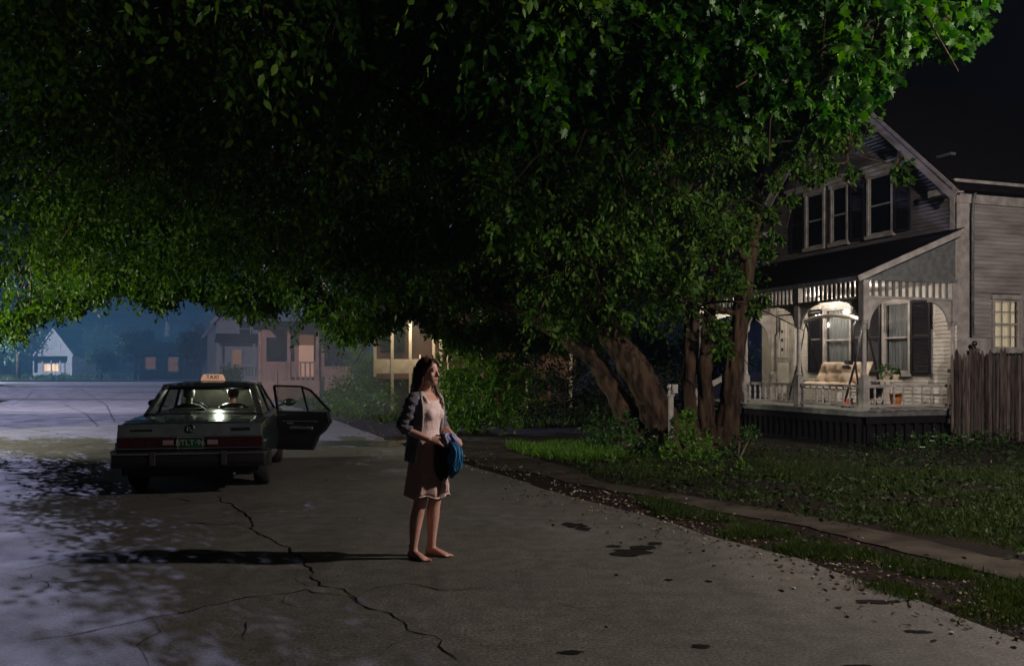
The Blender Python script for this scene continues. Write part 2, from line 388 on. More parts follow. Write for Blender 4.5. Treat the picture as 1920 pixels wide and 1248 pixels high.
sheet('corner_lawn', [(-34, 111), (-52, 118), (-90, 116), (-200, 120), (-200, 300), (-10, 300), (-28, 106)], M['lawn'], -.004)
walk_lo = [(2080, 1125), (1920, 1087), (1700, 1034), (1500, 988), (1300, 948), (1130, 916), (1000, 886), (890, 872)]
walk_hi = [(860, 838), (940, 842), (1060, 872), (1140, 904), (1300, 930), (1500, 966), (1700, 1003), (1920, 1052), (2080, 1082)]
w = sheet('pavement', [gp(*p) for p in walk_lo + walk_hi], M['concrete'], .0, jag=.15, step=.22, thick=.03)
# driveway apron across the walk, crossing behind the walker
sheet('driveway', [gp(*p) for p in [(905, 842), (1000, 846), (1110, 838), (1130, 822), (860, 818), (790, 828), (800, 842)]], M['concrete'], .006, jag=.12, step=.4)
# far kerb of the cross street and pale walks beyond it
kb = MB()
kp = [Vector((x, 105 + 4.5 * math.cos((x + 46) / 22) if False else 106 - ((x + 48) / 26) ** 2 * 3, 0)) for x in np.linspace(-76, -26, 26)]
for a, b_ in zip(kp, kp[1:]): kb.bar(a + Vector((0, 0, .08)), b_ + Vector((0, 0, .08)), 1.3, .26)
tag(kb.build('far_kerb', M['concrete_far']), kind='structure')
kb = MB()
for a, b_ in zip([(-34, 112), (-31, 118), (-24, 124)], [(-31, 118), (-24, 124), (-12, 127)]): kb.bar((*a, .05), (*b_, .05), 1.6, .1)
tag(kb.build('far_path', M['concrete_far']), kind='structure')

# cracks in the asphalt: opened joints with a little depth of tar
def crack(pix, wd=.022, seed=0):
    pts = []
    for (a, b_) in zip(pix, pix[1:]):
        A, B = gp(*a), gp(*b_); k = max(2, int((B - A).length / .09))
        for j in range(k): pts.append(A.lerp(B, j / k))
    pts.append(gp(*pix[-1]))
    mb = MB(); L = []; Rr = []
    for i, p in enumerate(pts):
        d = (pts[min(i + 1, len(pts) - 1)] - pts[max(i - 1, 0)]); d = d.normalized() if d.length > 0 else Vector((1, 0, 0))
        nrm = Vector((-d.y, d.x, 0)); j = noise.noise(Vector((p.x * 4 + seed, p.y * 4, 0))) * .07 + noise.noise(Vector((p.x * 16 + seed, p.y * 16, 5))) * .03
        ww = wd * (.35 + abs(noise.noise(Vector((p.x * 7, p.y * 7, seed + 2)))) * 1.9) * max(.55, min(2.0, p.y / 8))
        ww *= min(1, (min(i, len(pts) - 1 - i) + .6) / 5)
        c = p + nrm * j; L.append(c + nrm * ww / 2 + Vector((0, 0, .004))); Rr.append(c - nrm * ww / 2 + Vector((0, 0, .004)))
    n = len(L); mb.add(L + Rr, [(i, i + 1, n + i + 1, n + i) for i in range(n - 1)])
    mb.build('crack', M['crack'], road)
for i, c in enumerate([
    [(405, 930), (440, 948), (470, 972), (478, 998), (525, 1018), (545, 1030), (575, 1055), (582, 1080), (600, 1097), (640, 1105), (668, 1128), (730, 1150), (770, 1180), (815, 1192), (835, 1220), (872, 1250)],
    [(0, 1212), (90, 1193), (170, 1183), (290, 1158), (360, 1143), (430, 1125), (520, 1117), (575, 1105), (610, 1112), (655, 1118), (690, 1135)],
    [(0, 1098), (60, 1092), (180, 1090), (255, 1084)], [(0, 1078), (60, 1062), (150, 1046), (215, 1030), (300, 1015)],
    [(522, 1118), (532, 1130), (560, 1136), (610, 1137)], [(435, 1162), (458, 1166), (462, 1180), (448, 1205)],
    [(30, 1075), (50, 1086), (70, 1070), (90, 1078)], [(40, 1120), (90, 1100), (60, 1080)], [(100, 1092), (140, 1110), (200, 1105), (255, 1120)], [(545, 1030), (500, 1045), (440, 1040)], [(815, 1192), (760, 1200), (700, 1230)], [(668, 1128), (700, 1100), (760, 1095), (840, 1108), (930, 1100)], [(600, 1097), (560, 1090), (545, 1075)], [(290, 1158), (300, 1185), (260, 1210), (280, 1248)], [(1000, 1120), (1080, 1140), (1200, 1135)], [(470, 972), (420, 985), (360, 980), (300, 990)], [(0, 797), (60, 805), (110, 812), (170, 820)], [(120, 758), (160, 775), (185, 800)],
    [(560, 1090), (575, 1100)], [(300, 930), (360, 940), (400, 944)], [(60, 735), (50, 745), (20, 760)], [(150, 728), (200, 760), (215, 790)]]):
    crack(c, .021 if i < 2 else .014, i * 7.3)
def blotch(c, rx, ry, seed, name='pothole', m='patch', n=22, z=.005):
    v = []; c = Vector(c)
    for k in range(n):
        a = 2 * PI * k / n; r = 1 + .65 * noise.noise(Vector((math.cos(a) * 1.4 + seed, math.sin(a) * 1.4, seed)))
        v.append((c.x + rx * r * math.cos(a), c.y + ry * r * math.sin(a), z))
    return MB().add(v, [tuple(range(n))]).build(name, M[m], road)
for px, py, rx, ry in [(1182, 1036, .16, .14), (1205, 1026, .12, .10), (1152, 1024, .07, .06), (1228, 1019, .06, .06), (1076, 984, .11, .13), (1095, 991, .09, .08),
                       (1640, 1128, .14, .05), (1720, 1184, .07, .03), (1312, 1212, .06, .03), (1070, 1223, .07, .03), (1605, 1250, .1, .03), (1255, 1087, .03, .03), (1330, 1090, .03, .03)]:
    blotch(gp(px, py), rx, ry, px * .37)
for px, py, rx, ry in [(150, 748, 17, 1.5), (210, 724, 16, 5), (40, 828, 2.6, .5), (330, 735, 5, 2)]: blotch(gp(px, py), rx, ry, px * .1, 'dark_band', 'road_band', 60, .003)  # flat brownish bands, darker than the asphalt around them
for i, c in enumerate([[(225, 726), (120, 742), (30, 770), (-60, 800)], [(260, 727), (250, 760), (230, 800), (200, 840)]]): pass
# puddle with a broken surface in the gutter
pud = MB(); c = gp(690, 830)
rng = np.random.default_rng(5)
o = blotch(c, 1.15, .75, 3.3, 'puddle', 'puddle') if 'puddle' in M else None
if o is None:
    M['puddle'] = mat('puddle_water', (.012, .012, .02), .06, spec=.7, bump=.5, bump_scale=14)
    blotch(c, 1.15, .75, 3.3, 'puddle', 'puddle')

# loose leaves, pebbles and paper bits
def scatter_bits(n, poly_fn, m, name, smin, smax, seed, label=None):
    r = np.random.default_rng(seed); P = np.array([poly_fn(r) for _ in range(n)])
    S = r.uniform(smin, smax, n); D = np.c_[r.normal(size=(n, 2)), r.uniform(-.05, .25, n)]
    o = leaves(name, P + np.array([0, 0, .012]), D, S, LEAF_OVAL, m, None, r, .2)
    return tag(o, kind='stuff', label=label)
def near_edge(r):
    i = r.integers(3, 11); t = r.random(); a, b_ = right_edge[i], right_edge[i + 1]
    p = Vector((a[0], a[1], 0)).lerp(Vector((b_[0], b_[1], 0)), t); off = r.normal() * .35 + .25
    return (p.x + off, p.y + off * .3, .0)
def near_verge(r):
    a = gp(1050, 915); b_ = gp(2000, 1170); t = r.random(); p = a.lerp(b_, t)
    return (p.x + r.normal() * .45, p.y + r.normal() * .45, 0)
def road_any(r): return (r.uniform(-9, 3.2), r.uniform(4.6, 17), .0)
scatter_bits(950, near_edge, M['dead'], 'leaf_litter', .02, .06, 3, 'dead leaves and grit along the street edge')
scatter_bits(1100, near_verge, M['dead'], 'verge_litter', .02, .05, 8, 'dry leaves scattered on the bare verge')
scatter_bits(130, road_any, M['dead'], 'street_litter', .015, .05, 4, 'odd leaves lying on the asphalt')
rng = np.random.default_rng(21)
pb = MB()
for _ in range(260):
    p = near_edge(rng) if rng.random() < .6 else near_verge(rng); s = rng.uniform(.005, .017)
    pb.ball((p[0], p[1], s * .5), (s, s * .8, s * .6), 5, 3)
tag(pb.build('pebbles', M['stone']), kind='stuff', label='pale pebbles and grit along the verge')

# grass
def inside(p, poly):
    x, y = p; c = False; n = len(poly)
    for i in range(n):
        x1, y1 = poly[i][0], poly[i][1]; x2, y2 = poly[(i + 1) % n][0], poly[(i + 1) % n][1]
        if (y1 > y) != (y2 > y) and x < (x2 - x1) * (y - y1) / (y2 - y1) + x1: c = not c
    return c
def grass(name, poly, n, h, seed, thr=-.2, fs=.8, label=None, wd=.11, m='grass'):
    r = np.random.default_rng(seed); poly = [(p[0], p[1]) for p in poly]
    xs = [p[0] for p in poly]; ys = [p[1] for p in poly]; P = []; H = []
    tries = 0
    while len(P) < n and tries < n * 12:
        tries += 1
        x = r.uniform(min(xs), max(xs)); y = r.uniform(min(ys), max(ys))
        q = noise.noise(Vector((x * fs, y * fs, seed))) + .5 * noise.noise(Vector((x * fs * 3.7, y * fs * 3.7, seed)))
        if q < thr or not inside((x, y), poly): continue
        k = 1 + min(6, int((q - thr) * 7))
        for _ in range(k):
            P.append((x + r.normal() * .05, y + r.normal() * .05, -.01)); H.append(h * r.uniform(.4, 1.2) * (1 + .5 * min(1, q - thr)))
    P = np.array(P); H = np.array(H); D = np.c_[r.normal(size=(len(P), 2)) * .5, np.ones(len(P))]
    shape = (np.array([[0, wd * .5], [.5, wd * .45], [1, 0], [.5, -wd * .45], [0, -wd * .5]]), np.array([[0, 1, 4], [1, 3, 4], [1, 2, 3]]))
    return tag(leaves(name, P, D, H, shape, M[m], None, r, .1), kind='stuff', label=label)
G = lambda L: [gp(*p) for p in L]
grass('verge_grass', G([(1180, 926), (1300, 955), (1500, 1000), (1700, 1045), (1990, 1110), (1990, 1172), (1700, 1085), (1500, 1042), (1380, 1012), (1250, 968)]), 21000, .065, 5, -.02, 1.5, 'short patchy grass between walk and street')
grass('verge_tuft_grass', G([(1480, 1060), (1990, 1150), (1990, 1215), (1700, 1120)]), 3500, .05, 6, .12, 1.5, 'sparse tufts at the street edge')
grass('yard_grass', G([(1080, 893), (1300, 925), (1500, 962), (1700, 998), (2000, 1045), (2000, 900), (1700, 880), (1400, 862), (1250, 850), (1090, 868)]), 42000, .075, 7, -.12, .8, 'rough grass of the front yard')
grass('yard_back_grass', G([(1400, 868), (2000, 905), (2000, 868), (1700, 850), (1400, 846)]), 5000, .07, 9, .05, .7, 'thin grass near the porch')
grass('drive_grass', G([(950, 838), (1110, 836), (1180, 862), (1100, 868), (1010, 856)]), 7000, .16, 11, -.5, .8, 'tufts of grass by the driveway, coloured brighter as if lit', m='shrub')  # lighter leaf colour replaces light that does not reach these tufts
grass('lawn_grass', [(p[0], p[1]) for p in [gp(1000, 803), gp(860, 800), gp(740, 795), gp(620, 780), gp(560, 756), (-12, 52), (8, 52), (4, 26)]], 26000, .20, 12, -.6, .3, 'grass of the lawns across the way', wd=.2)
grass('corner_grass', [(-33, 112), (-52, 118.5), (-80, 117), (-80, 150), (-20, 150)], 5000, .55, 13, -.3, .15, 'grass on the far corner', wd=.3)

def in_yard(r):
    while True:
        x, y = r.uniform(0, 14), r.uniform(7, 19)
        if inside((x, y), YP) and noise.noise(Vector((x * .7, y * .7, 40))) > -.25: return (x, y, r.uniform(0, .05))
YP = [(p[0], p[1]) for p in lawn_pts[:8]] + [(1.0, 19.5), (7.0, 17.6), (14, 19.5), (14, 9)]
def weeds(n, m, name, smin, smax, seed, lab):
    r = np.random.default_rng(seed); P = np.array([in_yard(r) for _ in range(n)]); D = np.c_[r.normal(size=(n, 2)), r.uniform(.0, .9, n)]
    tag(leaves(name, P, D, r.uniform(smin, smax, n), LEAF_OVAL, M[m], None, r, .25), kind='stuff', label=lab)
weeds(15000, 'weed', 'yard_weeds', .03, .085, 61, 'broad leaved weeds spread through the yard')
weeds(1000, 'dead', 'yard_litter', .025, .06, 62, 'dead leaves lying in the yard')
# ------------------------------------------------------------------ the white house with the porch
HA = R(18.7)
house = empty('house', (7.2, 18.0, 0), HA, 'grey clapboard house with steep front gable and a lit white porch', 'house')
def hb(name, m, *boxes, parent=house, bevel=0):
    b = MB()
    for q in boxes: b.box(*q)
    return b.build(name, M[m], parent, bevel=bevel)
# walls: clapboards joined per wall (each course about 4 px in the photograph)
def gable_b(z):      # extent of the gable wall at height z
    return (0.0, 7.03) if z < 5.6 else ((z - 5.6) / .915, 7.03 - (z - 5.6) / .915)
def courses(name, m, z0, z1, span, a=None, b=None, parent=house, dz=.088, holes=()):
    mb = MB(); z = z0
    while z < z1 - .01:
        zt = min(z + dz, z1); lo, hi = span(z + dz * .5)
        segs = [(lo, hi)]
        for (h0, h1, hz0, hz1) in holes:
            if z + dz > hz0 and z < hz1:
                segs = [t for s_ in segs for t in ((s_[0], min(s_[1], h0)), (max(s_[0], h1), s_[1])) if t[1] - t[0] > .02]
        for lo_, hi_ in segs:
            if hi_ - lo_ < .05: continue
            if a is not None:
                A = [(a, lo_, z), (a - .022, lo_, z), (a - .004, lo_, zt), (a, lo_, zt)]; B = [(x, hi_, q) for x, _, q in A]
            else:
                A = [(lo_, b, z), (lo_, b - .022, z), (lo_, b - .004, zt), (lo_, b, zt)]; B = [(hi_, y, q) for _, y, q in A]
            mb.add(A + B, [(0, 1, 2, 3), (7, 6, 5, 4), (0, 4, 5, 1), (1, 5, 6, 2), (2, 6, 7, 3), (3, 7, 4, 0)])
        z = zt
    o = mb.build(name, M[m], parent); tag(o, kind='stuff'); return o
H1 = [(3.28, 4.25, 1.5, 3.15), (1.32, 2.12, 1.5, 3.15), (5.62, 6.42, .73, 3.1)]
H2 = [(1.86, 2.64, 4.75, 6.2), (3.40, 3.98, 4.75, 6.2), (4.30, 5.0, 4.75, 6.2)]
core = MB()      # inner faces of the walls, so the rooms behind the windows are closed boxes
core.box(2.46, .08, .3, 2.60, .55, 5.55).box(2.46, .55, .3, 2.60, 7.0, 1.45).box(2.46, .55, 3.2, 2.60, 7.0, 4.7).box(2.46, 6.4, .3, 2.60, 7.0, 5.55)
core.box(2.46, .55, 1.45, 2.60, 1.28, 3.2).box(2.46, 2.16, 1.45, 2.60, 3.24, 3.2).box(2.46, 4.29, 1.45, 2.60, 5.6, 3.2)
core.box(2.46, .55, 4.7, 2.60, 1.84, 5.6).box(2.46, 5.02, 4.7, 2.60, 6.4, 5.6).box(2.46, .2, 6.2, 2.60, 6.8, 6.26)
core.box(2.6, .1, .3, 3.42, .2, 5.5).box(4.22, .1, .3, 11.9, .2, 5.5).box(3.42, .1, .3, 4.22, .2, 1.95).box(3.42, .1, 3.15, 4.22, .2, 5.5)
core.box(2.6, 6.9, .3, 11.9, 7.0, 5.5).box(11.8, .2, .3, 11.9, 6.9, 5.5).box(2.6, .2, 3.25, 11.8, 6.9, 3.35).box(2.6, .2, .6, 11.8, 6.9, .7)
core.build('inner_wall', M['interior'], house)
bk = MB(); bk.prism([(2.45, .1, 5.6), (2.45, 6.93, 5.6), (2.45, 3.515, 8.72)], (.05, 0, 0)); bk.build('gable_back', M['interior'], house)
courses('gable_clapboards', 'gable_shade_clap', 4.40, 8.66, gable_b, a=2.42, holes=H2)
courses('porch_clapboards', 'porch_wall', .76, 4.40, lambda z: (.0, 7.03), a=2.42, holes=H1)
courses('side_clapboards', 'clap', 2.26, 5.13, lambda z: (2.74, 12.0), b=.04, holes=[(3.40, 4.24, 1.95, 3.18)])
hb('foundation_board', 'trim', (2.62, -.005, .62, 3.36, .04, 2.25), (4.3, -.005, .62, 12, .04, 2.25))
hb('foundation', 'concrete', (2.45, .03, 0, 11.95, .09, .6), (2.45, .09, 0, 2.52, 7, .70))
hb('corner_board', 'trim', (2.415, -.012, .6, 2.735, .038, 5.13), (2.385, .04, 4.4, 2.40, .16, 5.58))
hb('frieze_board', 'trim', (2.40, -.02, 5.135, 12.0, .05, 5.50))
hb('gutter', 'trim', (2.2, -.17, 5.505, 12.0, -.03, 5.60))
MB().tube([(2.80, -.16, 5.5), (2.80, -.08, 5.2), (2.78, -.07, 4.9), (2.78, -.07, 2.3)], .032, 8).build('downpipe', M['dtrim'], house, True)
# main roof and rakes
rf = MB(); e = .16
for (b0, b1) in ((-.28, 3.515), (7.31, 3.515)):
    zb = 5.6 - .28 * .915; zt = 8.81
    P = [(2.10, b0, zb), (12.2, b0, zb), (12.2, b1, zt), (2.10, b1, zt)]; rf.prism(P, (0, 0, .09))
rf.build('roof', M['roof'], house)
rk = MB()
for s, b0 in ((1, -.28), (-1, 7.31)):
    for off, wd_, a in ((-.12, .24, 2.09), (.03, .06, 2.06)):
        rk.bar((a, b0, 5.34 + off), (a, 3.515 + s * .0, 8.81 + off), .04, wd_, up=(0, 0, 1))
rk.build('rake_board', M['clap'], house)
for b0, b1, z0, z1 in ((-.2, .5, 5.30, 5.44), (6.55, 7.25, 5.30, 5.44)):
    hb('cornice_return', 'trim', (2.12, b0, z0, 2.40, b1, z1))
# windows: frame > nothing deeper than sub-parts
def window(b0, b1, z0, z1, a=2.39, glassm='glass', cap=True, mid=True, curtain=False, muntin=0, plane='a', back=None):
    f = MB(); fw = .065
    def bx(p0, q0, p1, q1, d0, d1):
        if plane == 'a': f.box(a + d0, p0, q0, a + d1, p1, q1)
        else: f.box(p0, a + d0, q0, p1, a + d1, q1)
    bx(b0 - fw, z0 - .05, b0, z1 + .05, -.03, .10); bx(b1, z0 - .05, b1 + fw, z1 + .05, -.03, .10)
    bx(b0 - fw - .03, z1, b1 + fw + .03, z1 + .10, -.045, .10); bx(b0 - fw - .04, z0 - .09, b1 + fw + .04, z0, -.07, .10)
    w_ = f.build('window', M['trim'], house)
    f = MB(); s = .035
    bx(b0, z0, b0 + s, z1, 0, .04); bx(b1 - s, z0, b1, z1, 0, .04); bx(b0 + s, z0, b1 - s, z0 + .05, 0, .04); bx(b0 + s, z1 - .04, b1 - s, z1, 0, .04)
    if mid: bx(b0 + s, (z0 + z1) / 2 - .02, b1 - s, (z0 + z1) / 2 + .02, -.005, .045)
    for k in range(muntin):
        t = b0 + (b1 - b0) * (k + 1) / (muntin + 1)
        bx(t - .009, z0 + .05, t + .009, z1 - .04, .005, .035)
        for q in (.25, .75): bx(b0 + s, z0 + (z1 - z0) * q - .009, b1 - s, z0 + (z1 - z0) * q + .009, .006, .034)
    f.build('sash', M['trim'], w_)
    f = MB(); bx(b0 + s, z0 + .05, b1 - s, z1 - .04, .018, .024); f.build('pane', M[glassm], w_)
    if curtain:
        f = MB(); n = 26; pts = []
        for k in range(n + 1):
            t = b0 + .02 + (b1 - b0 - .04) * k / n; d = .11 + .012 * math.sin(k * 1.7) + .01 * math.sin(k * .7)
            pts.append((t, d))
        zs = ((z0 + z1) / 2 - .05, z1) if curtain == 'shade' else (z0, z1)
        for (t0, d0), (t1, d1) in zip(pts, pts[1:]):
            if curtain == 'lace' and b0 + (b1 - b0) * .12 > t0: continue
            if plane == 'a': q = [(a + d0, t0, zs[0]), (a + d1, t1, zs[0]), (a + d1, t1, zs[1]), (a + d0, t0, zs[1])]
            else: q = [(t0, a + d0, zs[0]), (t1, a + d1, zs[0]), (t1, a + d1, zs[1]), (t0, a + d0, zs[1])]
            f.add(q, [(0, 1, 2, 3)])
        f.build('curtain', M['blind' if glassm == 'litglass' else 'curtain'], w_, True)
    return w_
M['litglass'] = glass_mat('clear_glass', (.92, .92, .90))
W1 = window(3.30, 4.23, 1.52, 3.12, curtain='full', muntin=0); W2 = window(1.34, 2.10, 1.50, 3.12, curtain='lace', muntin=0)
cb = MB(); cb.box(2.53, 3.5, 1.45, 2.535, 4.1, 2.35)
cb.build('lower_curtain', M['curtain'], W1)
window(1.88, 2.62, 4.78, 6.18, glassm='dark_glass', muntin=0); window(3.42, 3.96, 4.78, 6.18, glassm='dark_glass'); window(4.32, 4.98, 4.78, 6.18, glassm='dark_glass')
window(3.46, 4.18, 2.02, 3.10, a=.01, glassm='litglass', muntin=2, curtain='full', plane='b')
def shutter(b0, b1, z0, z1, a=2.345, name='shutter'):
    s = MB(); s.box(a, b0, z0, a + .03, b0 + .05, z1).box(a, b1 - .05, z0, a + .03, b1, z1)
    for q in (z0, (z0 + z1) / 2 - .03, z1 - .06): s.box(a, b0 + .05, q, a + .03, b1 - .05, q + .06)
    o = s.build(name, M['shutter'], house)
    l_ = MB(); z = z0 + .06
    while z < z1 - .08:
        if abs(z - (z0 + z1) / 2) > .05: l_.add([(a + .004, b0 + .05, z), (a + .03, b0 + .05, z + .035), (a + .03, b1 - .05, z + .035), (a + .004, b1 - .05, z)], [(0, 1, 2, 3)])
        z += .045
    tag(l_.build('louvres', M['shutter'], o), kind='stuff'); return o
for b0, b1 in ((4.33, 4.88), (2.80, 3.20)): shutter(b0, b1, 1.48, 3.14)
for b0, b1 in ((.67, 1.24), (2.20, 2.70)): shutter(b0, b1, 1.46, 3.14)
for b0, b1 in ((1.27, 1.77), (2.76, 3.26), (5.08, 5.62)): shutter(b0, b1, 4.74, 6.18)
so = MB(); so.box(4.34, -.03, 1.98, 4.80, 0.0, 3.12); so.build('shutter', M['shutter'], house)
hb('lintel_board', 'trim', (2.33, 1.15, 6.29, 2.41, 5.80, 6.40), (2.30, 1.10, 6.41, 2.41, 5.85, 6.46))
# front door with a long glazed panel
door = hb('door', 'trim', (2.40, 5.66, .76, 2.46, 6.38, 3.05))
hb('door_casing', 'trim', (2.36, 5.53, .73, 2.44, 5.62, 3.16), (2.36, 6.42, .73, 2.44, 6.51, 3.16), (2.36, 5.53, 3.09, 2.44, 6.51, 3.20))
hb('door_panel', 'porch_wall', (2.385, 5.78, .90, 2.40, 6.26, 1.75), parent=door)
hb('door_glass', 'curtain', (2.385, 5.78, 1.90, 2.398, 6.26, 2.92), parent=door)
mu = MB()
for k in range(4): mu.box(2.37, 5.78 + k * .155, 1.88, 2.386, 5.795 + k * .155, 2.93)
for z in (1.88, 2.40, 2.92): mu.box(2.37, 5.78, z, 2.386, 6.26, z + .02)
mu.build('door_muntin', M['trim'], door)
for z in (2.62, 2.38, 2.12): MB().ball((2.36, 6.02, z), (.02, .05, .05), 8, 6).build('door_ornament', M['red' if False else 'black'], door, True)
# porch: floor, skirt, roof
fl = [(-.06, -.06, .66, 2.40, 6.45, .73)]
deck = hb('porch_floor', 'dtrim', (-.10, -.10, .61, 2.38, 6.50, .72), bevel=.008)
for k in range(22):
    a0 = -.12 + k * .113
    o = MB().box(a0, -.13, .722, a0 + .108, 6.52, .742).build('floor_board', M['dtrim'] if k % 3 else M['trim'], deck)
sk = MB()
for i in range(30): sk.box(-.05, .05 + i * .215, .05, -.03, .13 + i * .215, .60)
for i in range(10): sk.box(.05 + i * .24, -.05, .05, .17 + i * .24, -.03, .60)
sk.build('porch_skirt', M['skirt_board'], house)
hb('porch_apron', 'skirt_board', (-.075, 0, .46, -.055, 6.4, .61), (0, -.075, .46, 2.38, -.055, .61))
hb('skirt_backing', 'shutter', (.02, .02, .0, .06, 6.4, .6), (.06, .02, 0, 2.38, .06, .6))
zr0, zr1 = 3.50, 4.50
pr = MB(); pr.prism([(-.32, -.22, zr0 - .10), (2.40, -.22, zr1), (2.40, 6.75, zr1), (-.32, 6.75, zr0 - .10)], (0, 0, .07)); pr.build('porch_roof', M['roof'], house)
hb('porch_ceiling', 'trim', (.02, .02, 3.43, 2.38, 6.42, 3.46))
MB().prism([(0.02, .0, 3.47), (2.38, .0, 3.47), (2.38, .0, 4.34)], (0, .03, 0)).build('porch_gable_panel', M['dtrim'], house)
for yy in (-.235, 6.76): MB().bar((-.34, yy, 3.40), (2.38, yy, 4.485), .03, .12, up=(0, 0, 1)).build('verge_board', M['trim'], house)
hb('porch_eave', 'dtrim', (-.335, -.20, 3.36, -.315, 6.74, 3.46))
hb('porch_beam', 'dtrim', (-.06, -.06, 3.40, .06, 6.46, 3.48), (.06, -.06, 3.40, 2.38, .06, 3.48), (.06, 6.34, 3.40, 2.38, 6.46, 3.48))
hb('frieze_rail', 'trim', (-.045, .07, 3.03, .045, 6.33, 3.08), (.07, -.045, 3.03, 2.30, .045, 3.08), (.07, 6.35, 3.03, 2.30, 6.43, 3.08))
me_s = MB().box(-.016, -.032, 0, .016, .032, .315).mesh('slat'); me_s.materials.append(M['dtrim'])
for bay in range(3):
    for k in range(13):
        share(me_s, 'slat', house, (0, bay * 2.115 + .12 + (k + .5) * 1.875 / 13, 3.083))
for k in range(12): share(me_s, 'slat', house, (.14 + (k + .5) * 2.08 / 12, 0, 3.083), (0, 0, R(90)))
for k in range(12): share(me_s, 'slat', house, (.14 + (k + .5) * 2.08 / 12, 6.39, 3.083), (0, 0, R(90)))
def post(a, b, h0=.742):
    p = MB(); s = .075
    p.box(a - s, b - s, h0, a + s, b + s, 1.42)
    p.oval([(a, b, 1.42, .06, .06), (a, b, 1.46, .075, .075), (a, b, 1.50, .05, .05), (a, b, 1.9, .052, .052), (a, b, 2.3, .045, .045), (a, b, 2.50, .05, .05), (a, b, 2.53, .07, .07), (a, b, 2.57, .055, .055)], 12)
    p.box(a - s, b - s, 2.572, a + s, b + s, 3.40)
    return p.build('porch_post', M['trim'], house)
for a, b in ((0, 0), (0, 2.115), (0, 4.23), (0, 6.39), (2.31, 0.0), (2.31, 6.39)): post(a, b)
def bracket(a, b, da, db, w_=.62, h_=.52):
    n = 10; P = [Vector((0, 0, 0)), Vector((w_, 0, 0))]
    for k in range(n + 1):
        t = k / n * PI / 2; P.append(Vector((w_ * (1 - math.sin(t) * .92), 0, -.03 - h_ * (1 - math.cos(t)) * .94)))
    P.append(Vector((0, 0, -h_)))
    d = Vector((da, db, 0)); pp = [Vector((a, b, 3.028)) + d * (p.x + .077) + Vector((0, 0, p.z)) for p in P]
    th = Vector((-d.y, d.x, 0)).normalized() * .04
    MB().prism([p - th / 2 for p in pp], th).build('bracket', M['trim'], house)
for b in (0, 2.115, 4.23): bracket(0, b, 0, 1)
for b in (2.115, 4.23, 6.39): bracket(0, b, 0, -1)
bracket(0, 0, 1, 0, .60, .62); bracket(2.31, 0, -1, 0, .60, .62); bracket(0, 6.39, 1, 0, .7, .8); bracket(2.31, 6.39, -1, 0, .7, .8)
bal = MB().oval([(0, 0, 0, .022, .022), (0, 0, .06, .022, .022), (0, 0, .10, .032, .032), (0, 0, .17, .020, .020), (0, 0, .25, .030, .030), (0, 0, .31, .021, .021), (0, 0, .35, .021, .021)], 8).mesh('baluster'); bal.materials.append(M['trim'])
hb('handrail', 'trim', (-.035, .08, 1.20, .035, 4.15, 1.26), (.08, -.035, 1.20, 2.23, .035, 1.26))
hb('bottom_rail', 'trim', (-.025, .08, .80, .025, 4.15, .848), (.08, -.025, .80, 2.23, .025, .848))
for bay in (0, 1):
    for k in range(9): share(bal, 'baluster', house, (0, bay * 2.115 + .2 + k * .215, .85))
for k in range(8): share(bal, 'baluster', house, (.27 + k * .245, 0, .85))
# steps and their handrail at the far bay
st = MB()
for k in range(4): st.box(-.38 - k * .28, 4.5, .56 - k * .16 - .04, -.10 - k * .28, 6.1, .56 - k * .16)
st.build('step', M['dtrim'], house)
hr = MB(); hr.bar((-.05, 4.42, 1.60), (-1.3, 4.42, .98), .05, .13); hr.bar((-1.28, 4.42, 0), (-1.28, 4.42, 1.1), .09, .09, (1, 0, 0)); hr.build('stair_rail', M['trim'], house)
# porch lamp: a globe on the ceiling
lampm = mat('porch_lamp_glass', (.9, .8, .65), .4, emis=(1, .80, .58), es=5.0)
lg = MB().ball((1.85, 3.78, 3.30), .07, 12, 8).build('porch_lamp', lampm, house, True)
MB().oval([(1.85, 3.78, 3.36, .06, .06), (1.85, 3.78, 3.43, .08, .08)], 12).build('lamp_base', M['chrome'], lg)
pl = bpy.data.lights.new('porch_bulb', 'POINT'); pl.energy = 60; pl.color = (1.0, .86, .72); pl.shadow_soft_size = .08
plo = bpy.data.objects.new('porch_bulb', pl); col.objects.link(plo); plo.parent = house; plo.location = (1.75, 3.78, 3.16)
pl2 = bpy.data.lights.new('porch_bulb', 'POINT'); pl2.energy = 60; pl2.color = (1.0, .86, .72); pl2.shadow_soft_size = .08
plo = bpy.data.objects.new('porch_bulb', pl2); col.objects.link(plo); plo.parent = house; plo.location = (1.0, 1.25, 3.16)
lg2 = MB().ball((1.0, 1.25, 3.30), .07, 12, 8).build('porch_lamp', lampm, house, True)
pl3 = bpy.data.lights.new('porch_bulb', 'POINT'); pl3.energy = 60; pl3.color = (1.0, .88, .66); pl3.shadow_soft_size = .08
plo = bpy.data.objects.new('porch_bulb', pl3); col.objects.link(plo); plo.parent = house; plo.location = (.8, 5.4, 3.16)
lg3 = MB().ball((.8, 5.4, 3.30), .07, 12, 8).build('porch_lamp', lampm, house, True)
# a lamp in the front room
rl = bpy.data.lights.new('room_bulb', 'POINT'); rl.energy = 20; rl.color = (1.0, .82, .66); rl.shadow_soft_size = .1
plo = bpy.data.objects.new('room_bulb', rl); col.objects.link(plo); plo.parent = house; plo.location = (4.2, 3.7, 2.2)

# helper: world placement from house coordinates
HM = Matrix.Translation((7.2, 18, 0)) @ Matrix.Rotation(HA, 4, 'Z')
def hw(a, b, z=0): return HM @ Vector((a, b, z))

